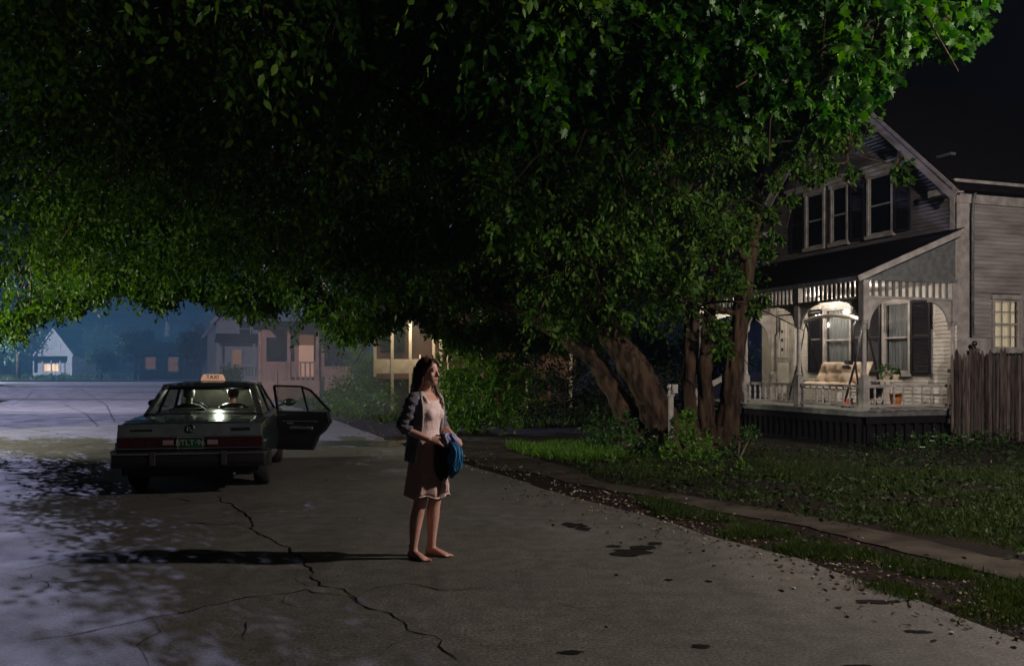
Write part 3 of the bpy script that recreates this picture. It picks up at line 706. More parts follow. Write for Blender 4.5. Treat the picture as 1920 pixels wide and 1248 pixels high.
# porch swing with a tufted cushion
sw = empty('porch_swing', hw(1.25, 2.55, .742), HA, 'cream tufted two seat swing under a white hoop on the lit porch', 'swing')
def tufted(w_, h_, nx, nz, th, fn):
    V = []; F = []; NX, NZ = nx * 8, nz * 8
    for side in (0, 1):
        for i in range(NX + 1):
            for j in range(NZ + 1):
                u, v = i / NX, j / NZ
                bul = abs(math.sin(PI * u * nx)) ** .8 * abs(math.sin(PI * v * nz)) ** .8
                ed = min(1, 9 * min(u, 1 - u, v, 1 - v))
                d = (th * .35 + th * .65 * bul) * ed
                V.append(fn(u * w_ - w_ / 2, v * h_, d if side == 0 else -th * .25 * ed))
    n = (NX + 1) * (NZ + 1)
    for i in range(NX):
        for j in range(NZ):
            a = i * (NZ + 1) + j; q = (a, a + NZ + 1, a + NZ + 2, a + 1); F.append(q); F.append(tuple(n + t for t in q[::-1]))
    return MB().add(V, F)
tufted(1.75, .62, 4, 2, .17, lambda u, v, d: (.18 + v * .42 - d * .9, u, .46 + v * .88 + d * .35)).build('back_cushion', M['cushion'], sw, True)
tufted(1.80, .58, 4, 1, .15, lambda u, v, d: (-.40 + v, u, .40 + d)).build('seat_cushion', M['cushion'], sw, True)
f_ = MB(); f_.box(-.42, -.92, .33, .20, .92, .375); f_.build('seat_frame', M['white_metal'], sw)
for s in (-1, 1):
    MB().tube([(-.1, s * .98, 2.02), (-.22, s * 1.0, 1.75), (-.18, s * .99, 1.2), (-.10, s * .97, .7), (-.02, s * .95, .36)], .022, 8).build('hanger', M['black'], sw, True)
    MB().tube([(-.5, s * 1.02, 0), (-.15, s * 1.03, 1.1), (.05, s * 1.03, 2.0), (.35, s * 1.03, 1.0), (.6, s * 1.02, 0)], .025, 8).build('leg', M['black'], sw, True)
MB().tube([(-.1, -1.02, 1.96), (-.12, -.8, 2.03), (-.13, -.3, 2.09), (-.13, .3, 2.09), (-.12, .8, 2.03), (-.1, 1.02, 1.96)], .05, 10).build('hoop', M['white_metal'], sw, True)
af = MB()
for k in (2, 3):
    af.prism([(.02 + k * .06, -.62, .60 + k * .112), (.02 + k * .06, -.44, .60 + k * .112), (.05 + k * .06, -.44, .66 + k * .112), (.05 + k * .06, -.62, .66 + k * .112)], (-.10, 0, .04))
for k in range(0): pass
tag(af.build('folded_throw', M['black']), 'dark striped throw hung over the end of the swing cushion', 'throw')
tw = bpy.data.objects['folded_throw']; tw.matrix_world = Matrix.Translation(hw(1.13, 2.55, .742)) @ Matrix.Rotation(HA, 4, 'Z')
# things on the porch floor
def lathe_thing(name, rows, m, loc, label, cat, seg=16):
    return tag(MB().oval([(0, 0, z, r, r) for r, z in rows], seg).build(name, M[m], None, True, loc=loc), label, cat)
grill = empty('kettle_grill', hw(.62, .55, .742), HA, 'round black lidded kettle grill at the right end of the porch', 'grill')
MB().oval([(0, 0, z, r, r) for r, z in ((.02, .20), (.16, .22), (.24, .30), (.27, .40))], 20).build('bowl', M['black'], grill, True)
MB().oval([(0, 0, z, r, r) for r, z in ((.275, .402), (.26, .47), (.19, .54), (.05, .58))], 20).build('lid', M['black'], grill, True)
for k in range(3):
    a = k * 2.09; MB().bar((math.cos(a) * .12, math.sin(a) * .12, .25), (math.cos(a) * .22, math.sin(a) * .22, 0), .02, .02).build('leg', M['black'], grill)
lathe_thing('bucket', ((.09, 0), (.13, .30), (.135, .31), (.12, .31), (.085, .03)), 'orange', hw(1.3, .55, .742), 'orange patterned bucket standing on the porch beside the grill', 'bucket')
toy = empty('toy_truck', hw(.55, 1.15, .742), HA + .4, 'small red toy truck on the porch edge', 'toy')
MB().box(-.14, -.07, .04, .14, .07, .12).build('body', M['red'], toy, bevel=.01); MB().box(.02, -.06, .122, .12, .06, .20).build('cab', M['red'], toy, bevel=.01)
for x in (-.08, .09):
    for y in (-.08, .08): MB().tube([(x, y - .01, .04), (x, y + .01, .04)], .04, 10).build('wheel', M['rubber'], toy)
tb = empty('side_table', hw(1.55, 1.0, .742), HA, 'low round white table with potted plants below the end window', 'table')
MB().oval([(0, 0, .56, .26, .26), (0, 0, .60, .26, .26)], 20).build('table_top', M['white_metal'], tb)
for k in range(3):
    a = k * 2.09; MB().bar((math.cos(a) * .1, math.sin(a) * .1, .56), (math.cos(a) * .2, math.sin(a) * .2, 0), .025, .025).build('leg', M['white_metal'], tb)
rng = np.random.default_rng(31)
def pot_plant(loc, lab, h=.3, m='ivy', n=60, size=.09):
    p = empty('pot_plant', loc, 0, lab, 'plant')
    MB().oval([(0, 0, 0, .06, .06), (0, 0, .11, .085, .085), (0, 0, .12, .09, .09)], 14).build('pot', M['cushion'], p, True)
    P, D, S = sprays([(0, 0, .12 + h * .5)], [h * .75], n // 6, 6, size, rng, .5)
    tag(leaves('foliage', P, D, S, LEAF_OVAL, M[m], p, rng), kind='stuff')
pot_plant(hw(1.50, 1.05, 1.342), 'bushy potted plant on the round table, the left one', .22)
pot_plant(hw(1.62, .90, 1.342), 'trailing potted plant on the round table, the right one', .18)
pot_plant(hw(.30, 4.9, .742), 'leafy potted plant on the porch floor near the steps', .35)
hv = empty('hanging_basket', hw(.15, 5.1, 2.65), 0, 'trailing basket plant hung under the porch eave', 'hanging basket')
MB().oval([(0, 0, 0, .08, .08), (0, 0, .08, .15, .15), (0, 0, .14, .16, .16)], 14).build('basket', M['twig'], hv, True)
MB().tube([(0, 0, .14), (0, 0, .40)], .006, 5).build('hook', M['black'], hv)
P, D, S = sprays([(0, 0, .15), (0, .1, -.05), (0, -.15, .0)], [.38, .3, .3], 22, 7, .09, rng, .8)
tag(leaves('foliage', P, D, S, LEAF_OVAL, M['ivy'], hv, rng), kind='stuff')
ch = empty('wind_chime', hw(.9, 4.15, 2.9), 0, 'dark wind chime hanging between door and swing', 'wind chime')
MB().oval([(0, 0, 0, .06, .06), (0, 0, .02, .06, .06)], 10).build('disc', M['black'], ch)
for k in range(5):
    a = k * 1.257; MB().tube([(math.cos(a) * .045, math.sin(a) * .045, -.02), (math.cos(a) * .045, math.sin(a) * .045, -.35 - .05 * k)], .010, 6).build('chime_tube', M['black'], ch)
MB().tube([(0, 0, .02), (0, 0, .53)], .004, 4).build('cord', M['black'], ch)

# picket fence beside the house
fe = empty('picket_fence', hw(1.94, -.30, 0), HA, 'weathered brown stockade fence of pointed pickets below the lit side window', 'fence')
for k in range(44):
    wd_ = .076 + random.uniform(-.014, .012); h = 1.97 + random.uniform(-.09, .07); x = .02 + k * .102 + random.uniform(-.006, .006); t = random.uniform(-.012, .012)
    P = [(x, -.012 + t, .02), (x + wd_, -.012 + t, .02), (x + wd_ + random.uniform(-.012, .012), -.012, h - .10), (x + wd_ * .5, -.012, h), (x + random.uniform(-.012, .012), -.012, h - .10)]
    MB().prism(P, (0, .024, 0)).build('picket', M['fence'], fe)
for z in (.45, 1.5): MB().box(0, .03, z, 4.5, .08, z + .09).build('fence_rail', M['fence'], fe)
fp = MB().box(.68, .03, 0, .82, .17, 2.02).build('fence_post', M['fence'], fe)
MB().oval([(.75, .10, 2.02, .05, .05), (.75, .10, 2.06, .03, .03)], 10).ball((.75, .10, 2.12), .06, 12, 8).build('finial', M['black'], fp, True)
for x in (1.98 + .02, 3.9):
    if x > 3: MB().box(x, -.16, 0, x + .14, -.02, 2.1).build('fence_post', M['fence'], fe)
# flowers by the porch
rng = np.random.default_rng(77)
fb = []
for i, (px, py) in enumerate([(1690, 815), (1712, 818), (1738, 816), (1752, 818), (1748, 826), (1808, 818), (1822, 824), (1730, 838)]):
    p = gp(px, py + 22); pz = at(px, py, p.y)
    f_ = empty('flower', (p.x, p.y, 0), 0, ['white flower right of the porch corner, leftmost of the row', 'second white flower from the porch corner, in the dark bed', 'white flower before the close pair in the dark bed', 'upper white flower of the close pair in the dark bed', 'lower white flower of the close pair in the dark bed', 'white flower where porch and picket fence meet', 'white flower at the foot of the picket fence, rightmost of the row', 'white flower lowest in the bed, nearest to the yard'][i], 'flower', 'white flowers below the porch')
    MB().tube([(0, 0, 0), (.01, 0, pz.z * .6), (0, 0, pz.z)], .005, 5).build('stem', M['ivy'], f_)
    pm = MB()
    for k in range(6):
        a = k * PI / 3; c, s = math.cos(a), math.sin(a); pm.add([(0, 0, pz.z), (c * .03 - s * .014, s * .03 + c * .014, pz.z + .012), (c * .055, s * .055, pz.z), (c * .03 + s * .014, s * .03 - c * .014, pz.z + .012)], [(0, 1, 2, 3)])
    pm.build('petals', M['petal'], f_)
P, D, S = sprays([hw(.2 + i * .35, -.45, .15) for i in range(10)], [.26] * 10, 20, 6, .07, rng, .2)
tag(leaves('bed_foliage', P, D, S, LEAF_OVAL, M['ivy'], None, rng), kind='stuff', label='low foliage of the flower bed under the porch')
# ------------------------------------------------------------------ the three trunks and their crowns
rng = np.random.default_rng(8)
def smooth_path(P, k=4):
    P = [Vector(p) for p in P]; out = []
    for i in range(len(P) - 1):
        p0, p1, p2, p3 = P[max(i - 1, 0)], P[i], P[i + 1], P[min(i + 2, len(P) - 1)]
        for j in range(k):
            t = j / k; out.append(.5 * ((2 * p1) + (p2 - p0) * t + (2 * p0 - 5 * p1 + 4 * p2 - p3) * t * t + (3 * p1 - p0 - 3 * p2 + p3) * t ** 3))
    out.append(P[-1]); return out
def trunk(tree, P, r0, r1, name='trunk', ridges=7, seg=24, flare=1.5):
    Q = smooth_path(P, 12); n = len(Q)
    rad = [(r0 + (r1 - r0) * (i / (n - 1)) ** .8) * (1 + (flare - 1) * math.exp(-i / 4.4)) for i in range(n)]
    MB().tube(Q, rad, seg * 2, rough=.2, ridges=ridges).build(name, M['bark'], tree, True); return Q
def limb(tree, P, r0, r1, name='limb'):
    Q = smooth_path(P, 4); n = len(Q)
    MB().tube(Q, [r0 + (r1 - r0) * i / (n - 1) for i in range(n)], 9, rough=.3).build(name, M['bark'], tree, True); return Q
def crown(tree, C, Rr, ntw, nlf, size, shape, m, limbs, seed, droop=.5, name='crown', twig=True):
    r = np.random.default_rng(seed)
    P, D, S = sprays(C, Rr, ntw, nlf, size, r, droop)
    tag(leaves(name, P, D, S, shape, M[m], tree, r), kind='stuff')
    if not twig: return
    L = np.array([tuple(p) for q in limbs for p in q]); tb_ = MB()
    for i, c in enumerate(C):
        if i % 2 and len(C) > 60: continue
        d = np.linalg.norm(L - c, axis=1); near = L[int(np.argmin(d))]
        if d.min() > 5 or d.min() < .3: continue
        a, b_ = Vector(near), Vector(c); mid = a.lerp(b_, .5) + Vector(r.normal(size=3)) * .15 + Vector((0, 0, .12 * (b_ - a).length))
        q = smooth_path([a, mid, b_, b_ + Vector(r.normal(size=3)) * .3 + Vector((0, 0, -.25))], 3)
        tb_.tube(q, [.028 * (1 - .85 * k / (len(q) - 1)) + .003 for k in range(len(q))], 5, cap=False)
    tag(tb_.build('branches', M['bark'], tree, True), kind='stuff')
# lowest leaves of the canopy over the street (photograph pixels, as heights over the street at each bearing)
LB = [(-200, 700), (0, 640), (35, 650), (60, 600), (150, 590), (185, 560), (240, 545), (300, 590), (330, 560), (400, 575), (455, 605), (500, 600), (560, 555), (590, 600), (640, 650), (700, 640), (745, 600), (800, 610), (860, 660), (930, 640), (1000, 665), (1100, 655), (1180, 640), (1260, 655), (1330, 640), (1370, 600), (1385, 500), (1430, 380), (1480, 240)]
def lb(px): return float(np.interp(px, [p[0] for p in LB], [p[1] for p in LB]))

t1 = empty('leaning_tree', gp(1235, 848), 0, 'big tree with two thick trunks leaning left over the street', 'tree')
t1.location = (0, 0, 0); b0 = gp(1235, 848)
A = trunk(t1, [at(1205, 858, 17.0), at(1180, 790, 17.1), at(1140, 715, 17.3), at(1100, 662, 17.5), at(1010, 600, 18.0), at(900, 545, 18.6), at(850, 480, 19), at(780, 425, 19.5)], .24, .09, ridges=5)
B = trunk(t1, [at(1262, 862, 16.8), at(1235, 780, 16.9), at(1195, 700, 17.0), at(1155, 640, 17.2), at(1110, 560, 17.2), at(1050, 440, 17), at(1000, 300, 16.6)], .37, .14, ridges=7)
l1 = limb(t1, [A[-28], at(820, 420, 17), at(700, 350, 15.5), at(520, 300, 14.5), at(330, 260, 14)], .10, .03)
l2 = limb(t1, [A[-1], at(640, 400, 20), at(450, 430, 21), at(250, 450, 21.5), at(80, 470, 21)], .09, .02)
l3 = limb(t1, [B[-20], at(960, 420, 15), at(840, 250, 13), at(640, 130, 12), at(400, 60, 11.5)], .11, .03)
l4 = limb(t1, [B[-1], at(900, 180, 16.5), at(760, 40, 16), at(600, -120, 16)], .12, .04)
l5 = limb(t1, [at(400, 300, 15), at(365, 340, 14.5), at(345, 375, 14.2), at(300, 415, 14)], .03, .012)
C = []; Rr = []
def add_clumps(n, x0, x1, f0, f1, ylo, yhi, r0, r1, seed, keep=None):
    r = np.random.default_rng(seed); k = 0; tr_ = 0
    while k < n and tr_ < n * 60:
        tr_ += 1
        px = r.uniform(x0, x1); bot = lb(px); py = r.uniform(f0, f1); Yl = ylo(px, py); Yh = yhi(px, py); Y = r.uniform(Yl, Yh); rad = r.uniform(r0, r1)
        if py > bot - rad * FPX / Y * .62: continue
        if keep and not keep(px, py, Y, r): continue
        p = at(px, py, Y); C.append(tuple(p)); Rr.append(rad); k += 1
base_lo = lambda px, py: 8.5 + max(py, 0) / 600 * 10.0
add_clumps(420, -40, 1200, -160, 650, base_lo, lambda px, py: 25, .75, 1.25, 1,
           keep=lambda px, py, Y, r: not (px < -25))
add_clumps(260, 60, 1100, -180, 480, lambda px, py: 12 + max(py, 0) / 600 * 6, lambda px, py: 24, .9, 1.35, 31)
add_clumps(150, 40, 1150, 380, 660, lambda px, py: 18.5, lambda px, py: 25, .45, .75, 2)
# the fringe itself, clump by clump
r_ = np.random.default_rng(15)
for px in np.arange(-20, 1130, 17):
    for k in range(2):
        Y = r_.uniform(19.5, 25); rad = r_.uniform(.28, .5); x = px + r_.normal() * 10
        p = at(x, lb(x) - rad * FPX / Y * .75 - r_.uniform(0, 18), Y); C.append(tuple(p)); Rr.append(rad)
for _ in range(18):
    C.append(tuple(at(r_.uniform(840, 1030), r_.uniform(230, 450), r_.uniform(13, 15.5)))); Rr.append(r_.uniform(.35, .6))
crown(t1, C, Rr, 34, 9, .125, LEAF_OVAL, 'leaf', [A, B, l1, l2, l3, l4], 3, .55)

t2 = empty('twin_trunk_maple', (0, 0, 0), 0, 'maple with close upright twin trunks between leaning tree and porch', 'tree')
Ca = trunk(t2, [at(1297, 850, 17.2), at(1292, 760, 17.3), at(1290, 690, 17.3), at(1296, 600, 17.3), at(1290, 480, 17), at(1260, 330, 16), at(1230, 180, 15)], .155, .08, ridges=4, seg=18, flare=1.35)
Cb = trunk(t2, [at(1326, 850, 17.4), at(1323, 760, 17.5), at(1321, 690, 17.5), at(1330, 600, 17.6), at(1340, 470, 17.5), at(1370, 300, 17), at(1400, 120, 16)], .175, .08, ridges=5, seg=18, flare=1.35)
m1 = limb(t2, [Cb[-16], at(1420, 200, 15), at(1520, 110, 13), at(1640, 60, 11.5)], .07, .02)
m2 = limb(t2, [Ca[-12], at(1180, 160, 13.5), at(1100, 60, 12), at(1000, -20, 11)], .07, .02)
m3 = limb(t2, [Ca[-20], at(1180, 300, 15), at(1060, 240, 14), at(950, 230, 13)], .06, .02)
C2 = []; R2 = []; r_ = np.random.default_rng(23)
RB = [(900, 250), (1080, 220), (1150, 215), (1250, 205), (1330, 190), (1380, 225), (1450, 200), (1560, 235), (1620, 215), (1655, 140), (1700, 90), (1790, 95), (1850, 50), (1870, -40)]
for _ in range(3000):
    if len(C2) > 150: break
    px = r_.uniform(900, 1880); py = r_.uniform(-150, 240); Y = r_.uniform(8.8, 13.5); rad = r_.uniform(.38, .75)
    if py > np.interp(px, [q[0] for q in RB], [q[1] for q in RB]) - rad * FPX / Y * .7 or px > 1850 - rad * FPX / Y * .5: continue
    C2.append(tuple(at(px, py, Y))); R2.append(rad)
for px in np.arange(1040, 1850, 22):
    Y = r_.uniform(9.5, 12); rad = r_.uniform(.18, .32); x = px + r_.normal() * 8
    C2.append(tuple(at(x, np.interp(x, [q[0] for q in RB], [q[1] for q in RB]) - rad * FPX / Y * .75, Y))); R2.append(rad)
crown(t2, C2, R2, 19, 7, .112, LEAF_MAPLE, 'maple', [Ca, Cb, m1, m2, m3], 5, .75)

t3 = empty('single_trunk_tree', (0, 0, 0), 0, 'tree with one upright trunk just in front of the porch steps', 'tree')
Dt = trunk(t3, [at(1358, 842, 17.6), at(1366, 770, 17.6), at(1374, 700, 17.6), at(1388, 600, 17.6), at(1402, 500, 17.6), at(1418, 380, 17.5), at(1420, 240, 17.4), at(1400, 90, 17)], .235, .09, ridges=6, seg=20, flare=1.4)
n1 = limb(t3, [Dt[-36], at(1330, 420, 16.5), at(1230, 330, 15.5), at(1130, 290, 15)], .07, .02)
n2 = limb(t3, [Dt[-48], at(1290, 560, 16.8), at(1190, 520, 16), at(1080, 500, 15.5)], .06, .015)
n3 = limb(t3, [Dt[-24], at(1500, 260, 16.5), at(1560, 280, 16), at(1680, 310, 15.5)], .035, .008)
C3 = []; R3 = []
for _ in range(6000):
    if len(C3) > 190: break
    px = r_.uniform(1000, 1440); py = r_.uniform(180, 660); Y = r_.uniform(14.2, 19); rad = r_.uniform(.35, .85)
    lim = np.interp(px, [1000, 1100, 1180, 1260, 1330, 1372, 1400, 1440], [640, 655, 640, 655, 640, 590, 480, 330])
    if py > lim - rad * FPX / Y * .72: continue
    if px > 1440 - rad * FPX / Y * .7 and py > 260: continue
    C3.append(tuple(at(px, py, Y))); R3.append(rad)
for px, py in [(1430, 560), (1415, 575), (1500, 300), (1520, 330), (1480, 370), (1560, 310), (1600, 320), (1690, 312), (1700, 330), (1540, 290), (1470, 300), (1450, 340), (1460, 250), (1490, 240), (1510, 270), (1530, 250), (1560, 245), (1590, 250), (1480, 215), (1520, 205), (1550, 220), (1580, 215), (1610, 230), (1500, 320), (1540, 325), (1445, 400), (1455, 440), (1440, 470), (1355, 640), (1340, 600)]:
    C3.append(tuple(at(px, py, 15.8))); R3.append(.30 if px > 1400 and py < 300 else .17 if px > 1400 else .3)
for _ in range(16):
    C3.append(tuple(at(r_.uniform(1425, 1600), r_.uniform(205, 290), r_.uniform(14.5, 16)))); R3.append(r_.uniform(.16, .34))
crown(t3, C3, R3, 20, 7, .11, LEAF_OVAL, 'leaf', [Dt, n1, n2, n3], 9, .7)

def roots(tree, c, r0, n, seed):
    r = np.random.default_rng(seed)
    for k in range(n):
        a = k * 2 * PI / n + r.uniform(-.3, .3); L = r0 * r.uniform(1.9, 3.0); c = Vector(c)
        q = smooth_path([c + Vector((math.cos(a) * r0 * .5, math.sin(a) * r0 * .5, .42)), c + Vector((math.cos(a) * r0 * 1.05, math.sin(a) * r0 * 1.05, .14)), c + Vector((math.cos(a + .2) * L, math.sin(a + .2) * L, -.03))], 4)
        MB().tube(q, [r0 * .38 * (1 - .7 * i / (len(q) - 1)) for i in range(len(q))], 8, rough=.4).build('root', M['bark'], tree, True)
roots(t1, (at(1262, 862, 16.8).x, 16.8, 0), .40, 7, 1); roots(t1, (at(1205, 858, 17).x, 17.0, 0), .27, 5, 2)
roots(t2, (at(1297, 850, 17.2).x, 17.2, 0), .18, 5, 3); roots(t2, (at(1326, 850, 17.4).x, 17.4, 0), .2, 5, 4); roots(t3, (at(1358, 842, 17.6).x, 17.6, 0), .27, 6, 5)
# undergrowth at the trunks
def bush(name, label, cs, rs, ntw, nlf, size, m, seed, shape=LEAF_OVAL, droop=.1, cat='shrub', stems=5, group=None):
    base = Vector((sum(c[0] for c in cs) / len(cs), sum(c[1] for c in cs) / len(cs), 0))
    t = empty(name, base, 0, label, cat, group); r = np.random.default_rng(seed)
    P, D, S = sprays([np.array(c) - np.array(base) for c in cs], rs, ntw, nlf, size, r, droop)
    k = P[:, 2] > .0; P, D, S = P[k], D[k], S[k]; D[:, 2] += .3
    tag(leaves('foliage', P, D, S, shape, M[m], t, r), kind='stuff')
    sm = MB()
    for i in range(stems):
        c = Vector(cs[i % len(cs)]) - base
        sm.tube([(c.x * .3 + r.normal() * .05, c.y * .3 + r.normal() * .05, -.02), (c.x * .7, c.y * .7, c.z * .5), (c.x, c.y, c.z)], [.02, .014, .006], 5)
    tag(sm.build('stems', M['twig'], t), kind='stuff'); return t
bush('shrub', 'low leafy shrub in front of the leaning trunks', [tuple(at(x, y, Y)) for x, y, Y in [(1120, 800, 16.6), (1145, 830, 16.2), (1170, 800, 16.4), (1200, 835, 16), (1110, 835, 16.4), (1235, 838, 16)]], [.38, .36, .34, .36, .3, .34], 30, 7, .085, 'ivy', 41)
bush('shrub', 'bright leafy shrub between leaning tree and twin trunks', [tuple(at(x, y, Y)) for x, y, Y in [(1285, 815, 15.6), (1310, 835, 15.4), (1270, 850, 15.2), (1320, 860, 15.0), (1290, 780, 15.8)]], [.30, .32, .34, .3, .2], 34, 7, .08, 'shrub', 42)
bush('shrub', 'sparse weedy shrub at the foot of the single trunk', [tuple(at(x, y, Y)) for x, y, Y in [(1390, 820, 16.4), (1410, 810, 16.2), (1360, 850, 15.6), (1340, 880, 14.6)]], [.25, .22, .26, .3], 22, 7, .07, 'ivy', 43)
bush('sapling_shrub', 'tall bright green shrub with long leaves behind the walking woman', [tuple(at(x, y, Y)) for x, y, Y in
     [(850, 780, 22), (880, 740, 22), (905, 700, 21.6), (860, 700, 22), (900, 660, 21.5), (870, 650, 22), (840, 740, 22.4), (930, 740, 21.5), (930, 690, 21.5), (960, 700, 21.5), (950, 770, 21.5), (900, 790, 21.6), (860, 800, 21.8), (970, 660, 21.5), (840, 690, 22.5), (990, 730, 21.6)]], [.62] * 16, 46, 9, .17, 'shrub', 44, LEAF_LONG, .15, stems=9)
bush('dark_hedge', 'hedge mass with shade put into its dark leaf colour, between sapling shrub and leaning trunks', [tuple(at(x, y, Y)) for x, y, Y in
     [(990, 760, 25), (1040, 740, 25), (1090, 750, 25), (1140, 740, 25), (1190, 740, 25), (1010, 690, 26), (1070, 690, 26), (1130, 690, 26), (1200, 690, 26), (1250, 720, 26), (1270, 760, 25.5)]], [.95] * 11, 70, 8, .12, 'shade_dark_leaf', 45, cat='hedge')
bush('weeds', 'tall weeds in front of the leaning trunks reaching towards the walk', [tuple(at(x, y, Y)) for x, y, Y in [(1150, 878, 14.4), (1200, 885, 14.0), (1250, 890, 13.8), (1300, 895, 13.4), (1350, 898, 13.2), (1400, 880, 13.9), (1450, 900, 13.0)]], [.28, .3, .25, .3, .24, .26, .22], 20, 7, .075, 'shrub', 46, cat='weeds')
wp = empty('white_post', at(1258, 690, 15.9) + Vector((0, 0, -1.6)), 0, 'slim white post with a small bracketed box, right of the leaning trunks', 'post')
MB().box(-.05, -.05, 0, .05, .05, 1.15).build('shaft', M['trim'], wp, bevel=.008)
MB().box(-.075, -.075, 1.15, .075, .075, 1.19).box(-.055, -.055, 1.19, .055, .055, 1.27).build('cap', M['trim'], wp)
MB().box(.02, -.11, 1.20, .14, .11, 1.38).build('letter_box', M['trim'], wp, bevel=.02)
MB().ball((-.03, 0, 1.33), .055, 10, 8).build('knob', M['trim'], wp, True)
wp.scale = (.8, .8, .95)

# ------------------------------------------------------------------ houses across the way
def face_box(mb, x0, x1, z0, z1, y=-.02, t=.06): return mb.box(x0, y - t, z0, x1, y, z1)
def far_house(name, label, base, rz, W, D, Hh, rh, wall, windows, roofm='roof', ridge='y', overhang=.4, lit='faryellow'):
    "front faces local -Y; windows: (x, z, w, h, material)"
    t = empty(name, base, rz, label, 'house')
    MB().box(-W / 2, 0, 0, W / 2, D, Hh).build('wall', M[wall], t)
    r = MB()
    if ridge == 'y':
        MB().prism([(-W / 2, .02, Hh), (W / 2, .02, Hh), (0, .02, Hh + rh)], (0, D - .04, 0)).build('gable', M[wall], t)
        for s in (-1, 1): r.prism([(s * (W / 2 + overhang), -overhang, Hh - overhang * rh / (W / 2)), (0, -overhang, Hh + rh), (0, D + overhang, Hh + rh), (s * (W / 2 + overhang), D + overhang, Hh - overhang * rh / (W / 2))], (0, 0, .15))
        e = MB()
        for s in (-1, 1): e.bar((s * (W / 2 + overhang), -overhang - .04, Hh - overhang * rh / (W / 2)), (0, -overhang - .04, Hh + rh), .06, .28)
        e.build('bargeboard', M['farwhite'], t)
    else:
        for s, yy in ((-1, -overhang), (1, D + overhang)): r.prism([(-W / 2 - overhang, yy, Hh - .2), (W / 2 + overhang, yy, Hh - .2), (W / 2 + overhang, D / 2, Hh + rh), (-W / 2 - overhang, D / 2, Hh + rh)], (0, 0, .15))
    r.build('roof', M[roofm], t)
    cl = MB(); z = .3; dz = .16 if base[1] < 90 else .4
    while z < Hh - .1:
        cl.add([(-W / 2, -.002, z + dz), (W / 2, -.002, z + dz), (W / 2, -.035, z), (-W / 2, -.035, z)], [(0, 1, 2, 3)]); z += dz
    tag(cl.build('clapboards', M[wall], t), kind='stuff')
    for (x, z, w_, h_, mm) in windows:
        f = MB(); f.box(x - w_ / 2 - .12, -.10, z - .12, x - w_ / 2, .0, z + h_ + .12).box(x + w_ / 2, -.10, z - .12, x + w_ / 2 + .12, .0, z + h_ + .12).box(x - w_ / 2, -.10, z + h_, x + w_ / 2, 0, z + h_ + .12).box(x - w_ / 2, -.10, z - .12, x + w_ / 2, 0, z).box(x - w_ / 2, -.08, z + h_ / 2 - .03, x + w_ / 2, -.01, z + h_ / 2 + .03)
        fo = f.build('window', M['farwhite'], t)
        MB().box(x - w_ / 2, -.05, z, x + w_ / 2, -.02, z + h_).build('pane', M[mm], fo)
    return t
def front_porch(t, x0, x1, dep, zf, zt, roofm='roof', posts=3, rail=True, y0=0, lit=None, postm='farwhite', railm='farwhite'):
    MB().box(x0, y0 - dep, 0, x1, y0 - .02, zf).build('porch_base', M[railm], t)
    MB().prism([(x0 - .2, y0 - dep - .2, zt), (x1 + .2, y0 - dep - .2, zt), (x1 + .2, y0, zt + .7), (x0 - .2, y0, zt + .7)], (0, 0, .12)).build('porch_roof', M[roofm], t)
    for k in range(posts):
        x = x0 + .1 + (x1 - x0 - .2) * k / (posts - 1); MB().box(x - .08, y0 - dep, zf, x + .08, y0 - dep + .16, zt).build('porch_post', M[postm], t)
    if rail:
        MB().box(x0, y0 - dep + .04, zf + .85, x1, y0 - dep + .12, zf + .93).build('handrail', M[railm], t)
        n = int((x1 - x0) / .24)
        for k in range(n): MB().box(x0 + .1 + k * .24, y0 - dep + .05, zf, x0 + .18 + k * .24, y0 - dep + .10, zf + .85).build('baluster', M[railm], t)
    if lit: MB().box(x0 + .2, y0 - .06, zf + .1, x1 - .2, y0 - .03, zt - .1).build('lit_wall', M[lit], t)
# white gabled house at the end of the street
b_ = at(103, 690, 154); h1 = far_house('house', 'small white gabled house with lit porch windows at the far end of the street', (b_.x, 154, 0), R(-6), 6.4, 8, 4.4, 4.0, 'farwhite', [(.2, 4.5, 1.6, 1.4, 'farwhite')], overhang=.5)
front_porch(h1, -2.9, 2.2, 1.8, .8, 2.9, posts=4, rail=False); 
for x in (-1.3, .1): MB().box(x - .55, -.09, 1.1, x + .55, -.03, 2.3).build('lit_window', M['faryellow'], h1)
# little house with two lit windows, church behind
b_ = gp(304, 716); h2 = far_house('house', 'low distant house with two orange lit windows under a flat eave', (at(304, 690, 112).x, 112, 0), R(5), 5.6, 6, 3.2, 1.6, 'pinkhouse', [(-1.4, 1.5, 1.2, 1.5, 'farorange'), (1.4, 1.2, 1.2, 1.9, 'farorange')], ridge='x')
ch_ = empty('church', (at(318, 690, 205).x, 205, 0), 0, 'distant church with a thin pale spire above the trees', 'church')
MB().box(-5, 0, 0, 5, 14, 6).build('wall', M['farwhite'], ch_); MB().prism([(-5.4, -.2, 6), (5.4, -.2, 6), (0, -.2, 10)], (0, 14, 0)).build('roof', M['roof'], ch_)
MB().box(-1.3, -2.4, 0, 1.3, -.3, 7).build('tower', M['farwhite'], ch_)
MB().oval([(0, -1.3, 7, 1.3, 1.3), (0, -1.3, 8.2, 1.0, 1.0), (0, -1.3, 14.2, .08, .08)], 8).build('spire', M['farwhite'], ch_)
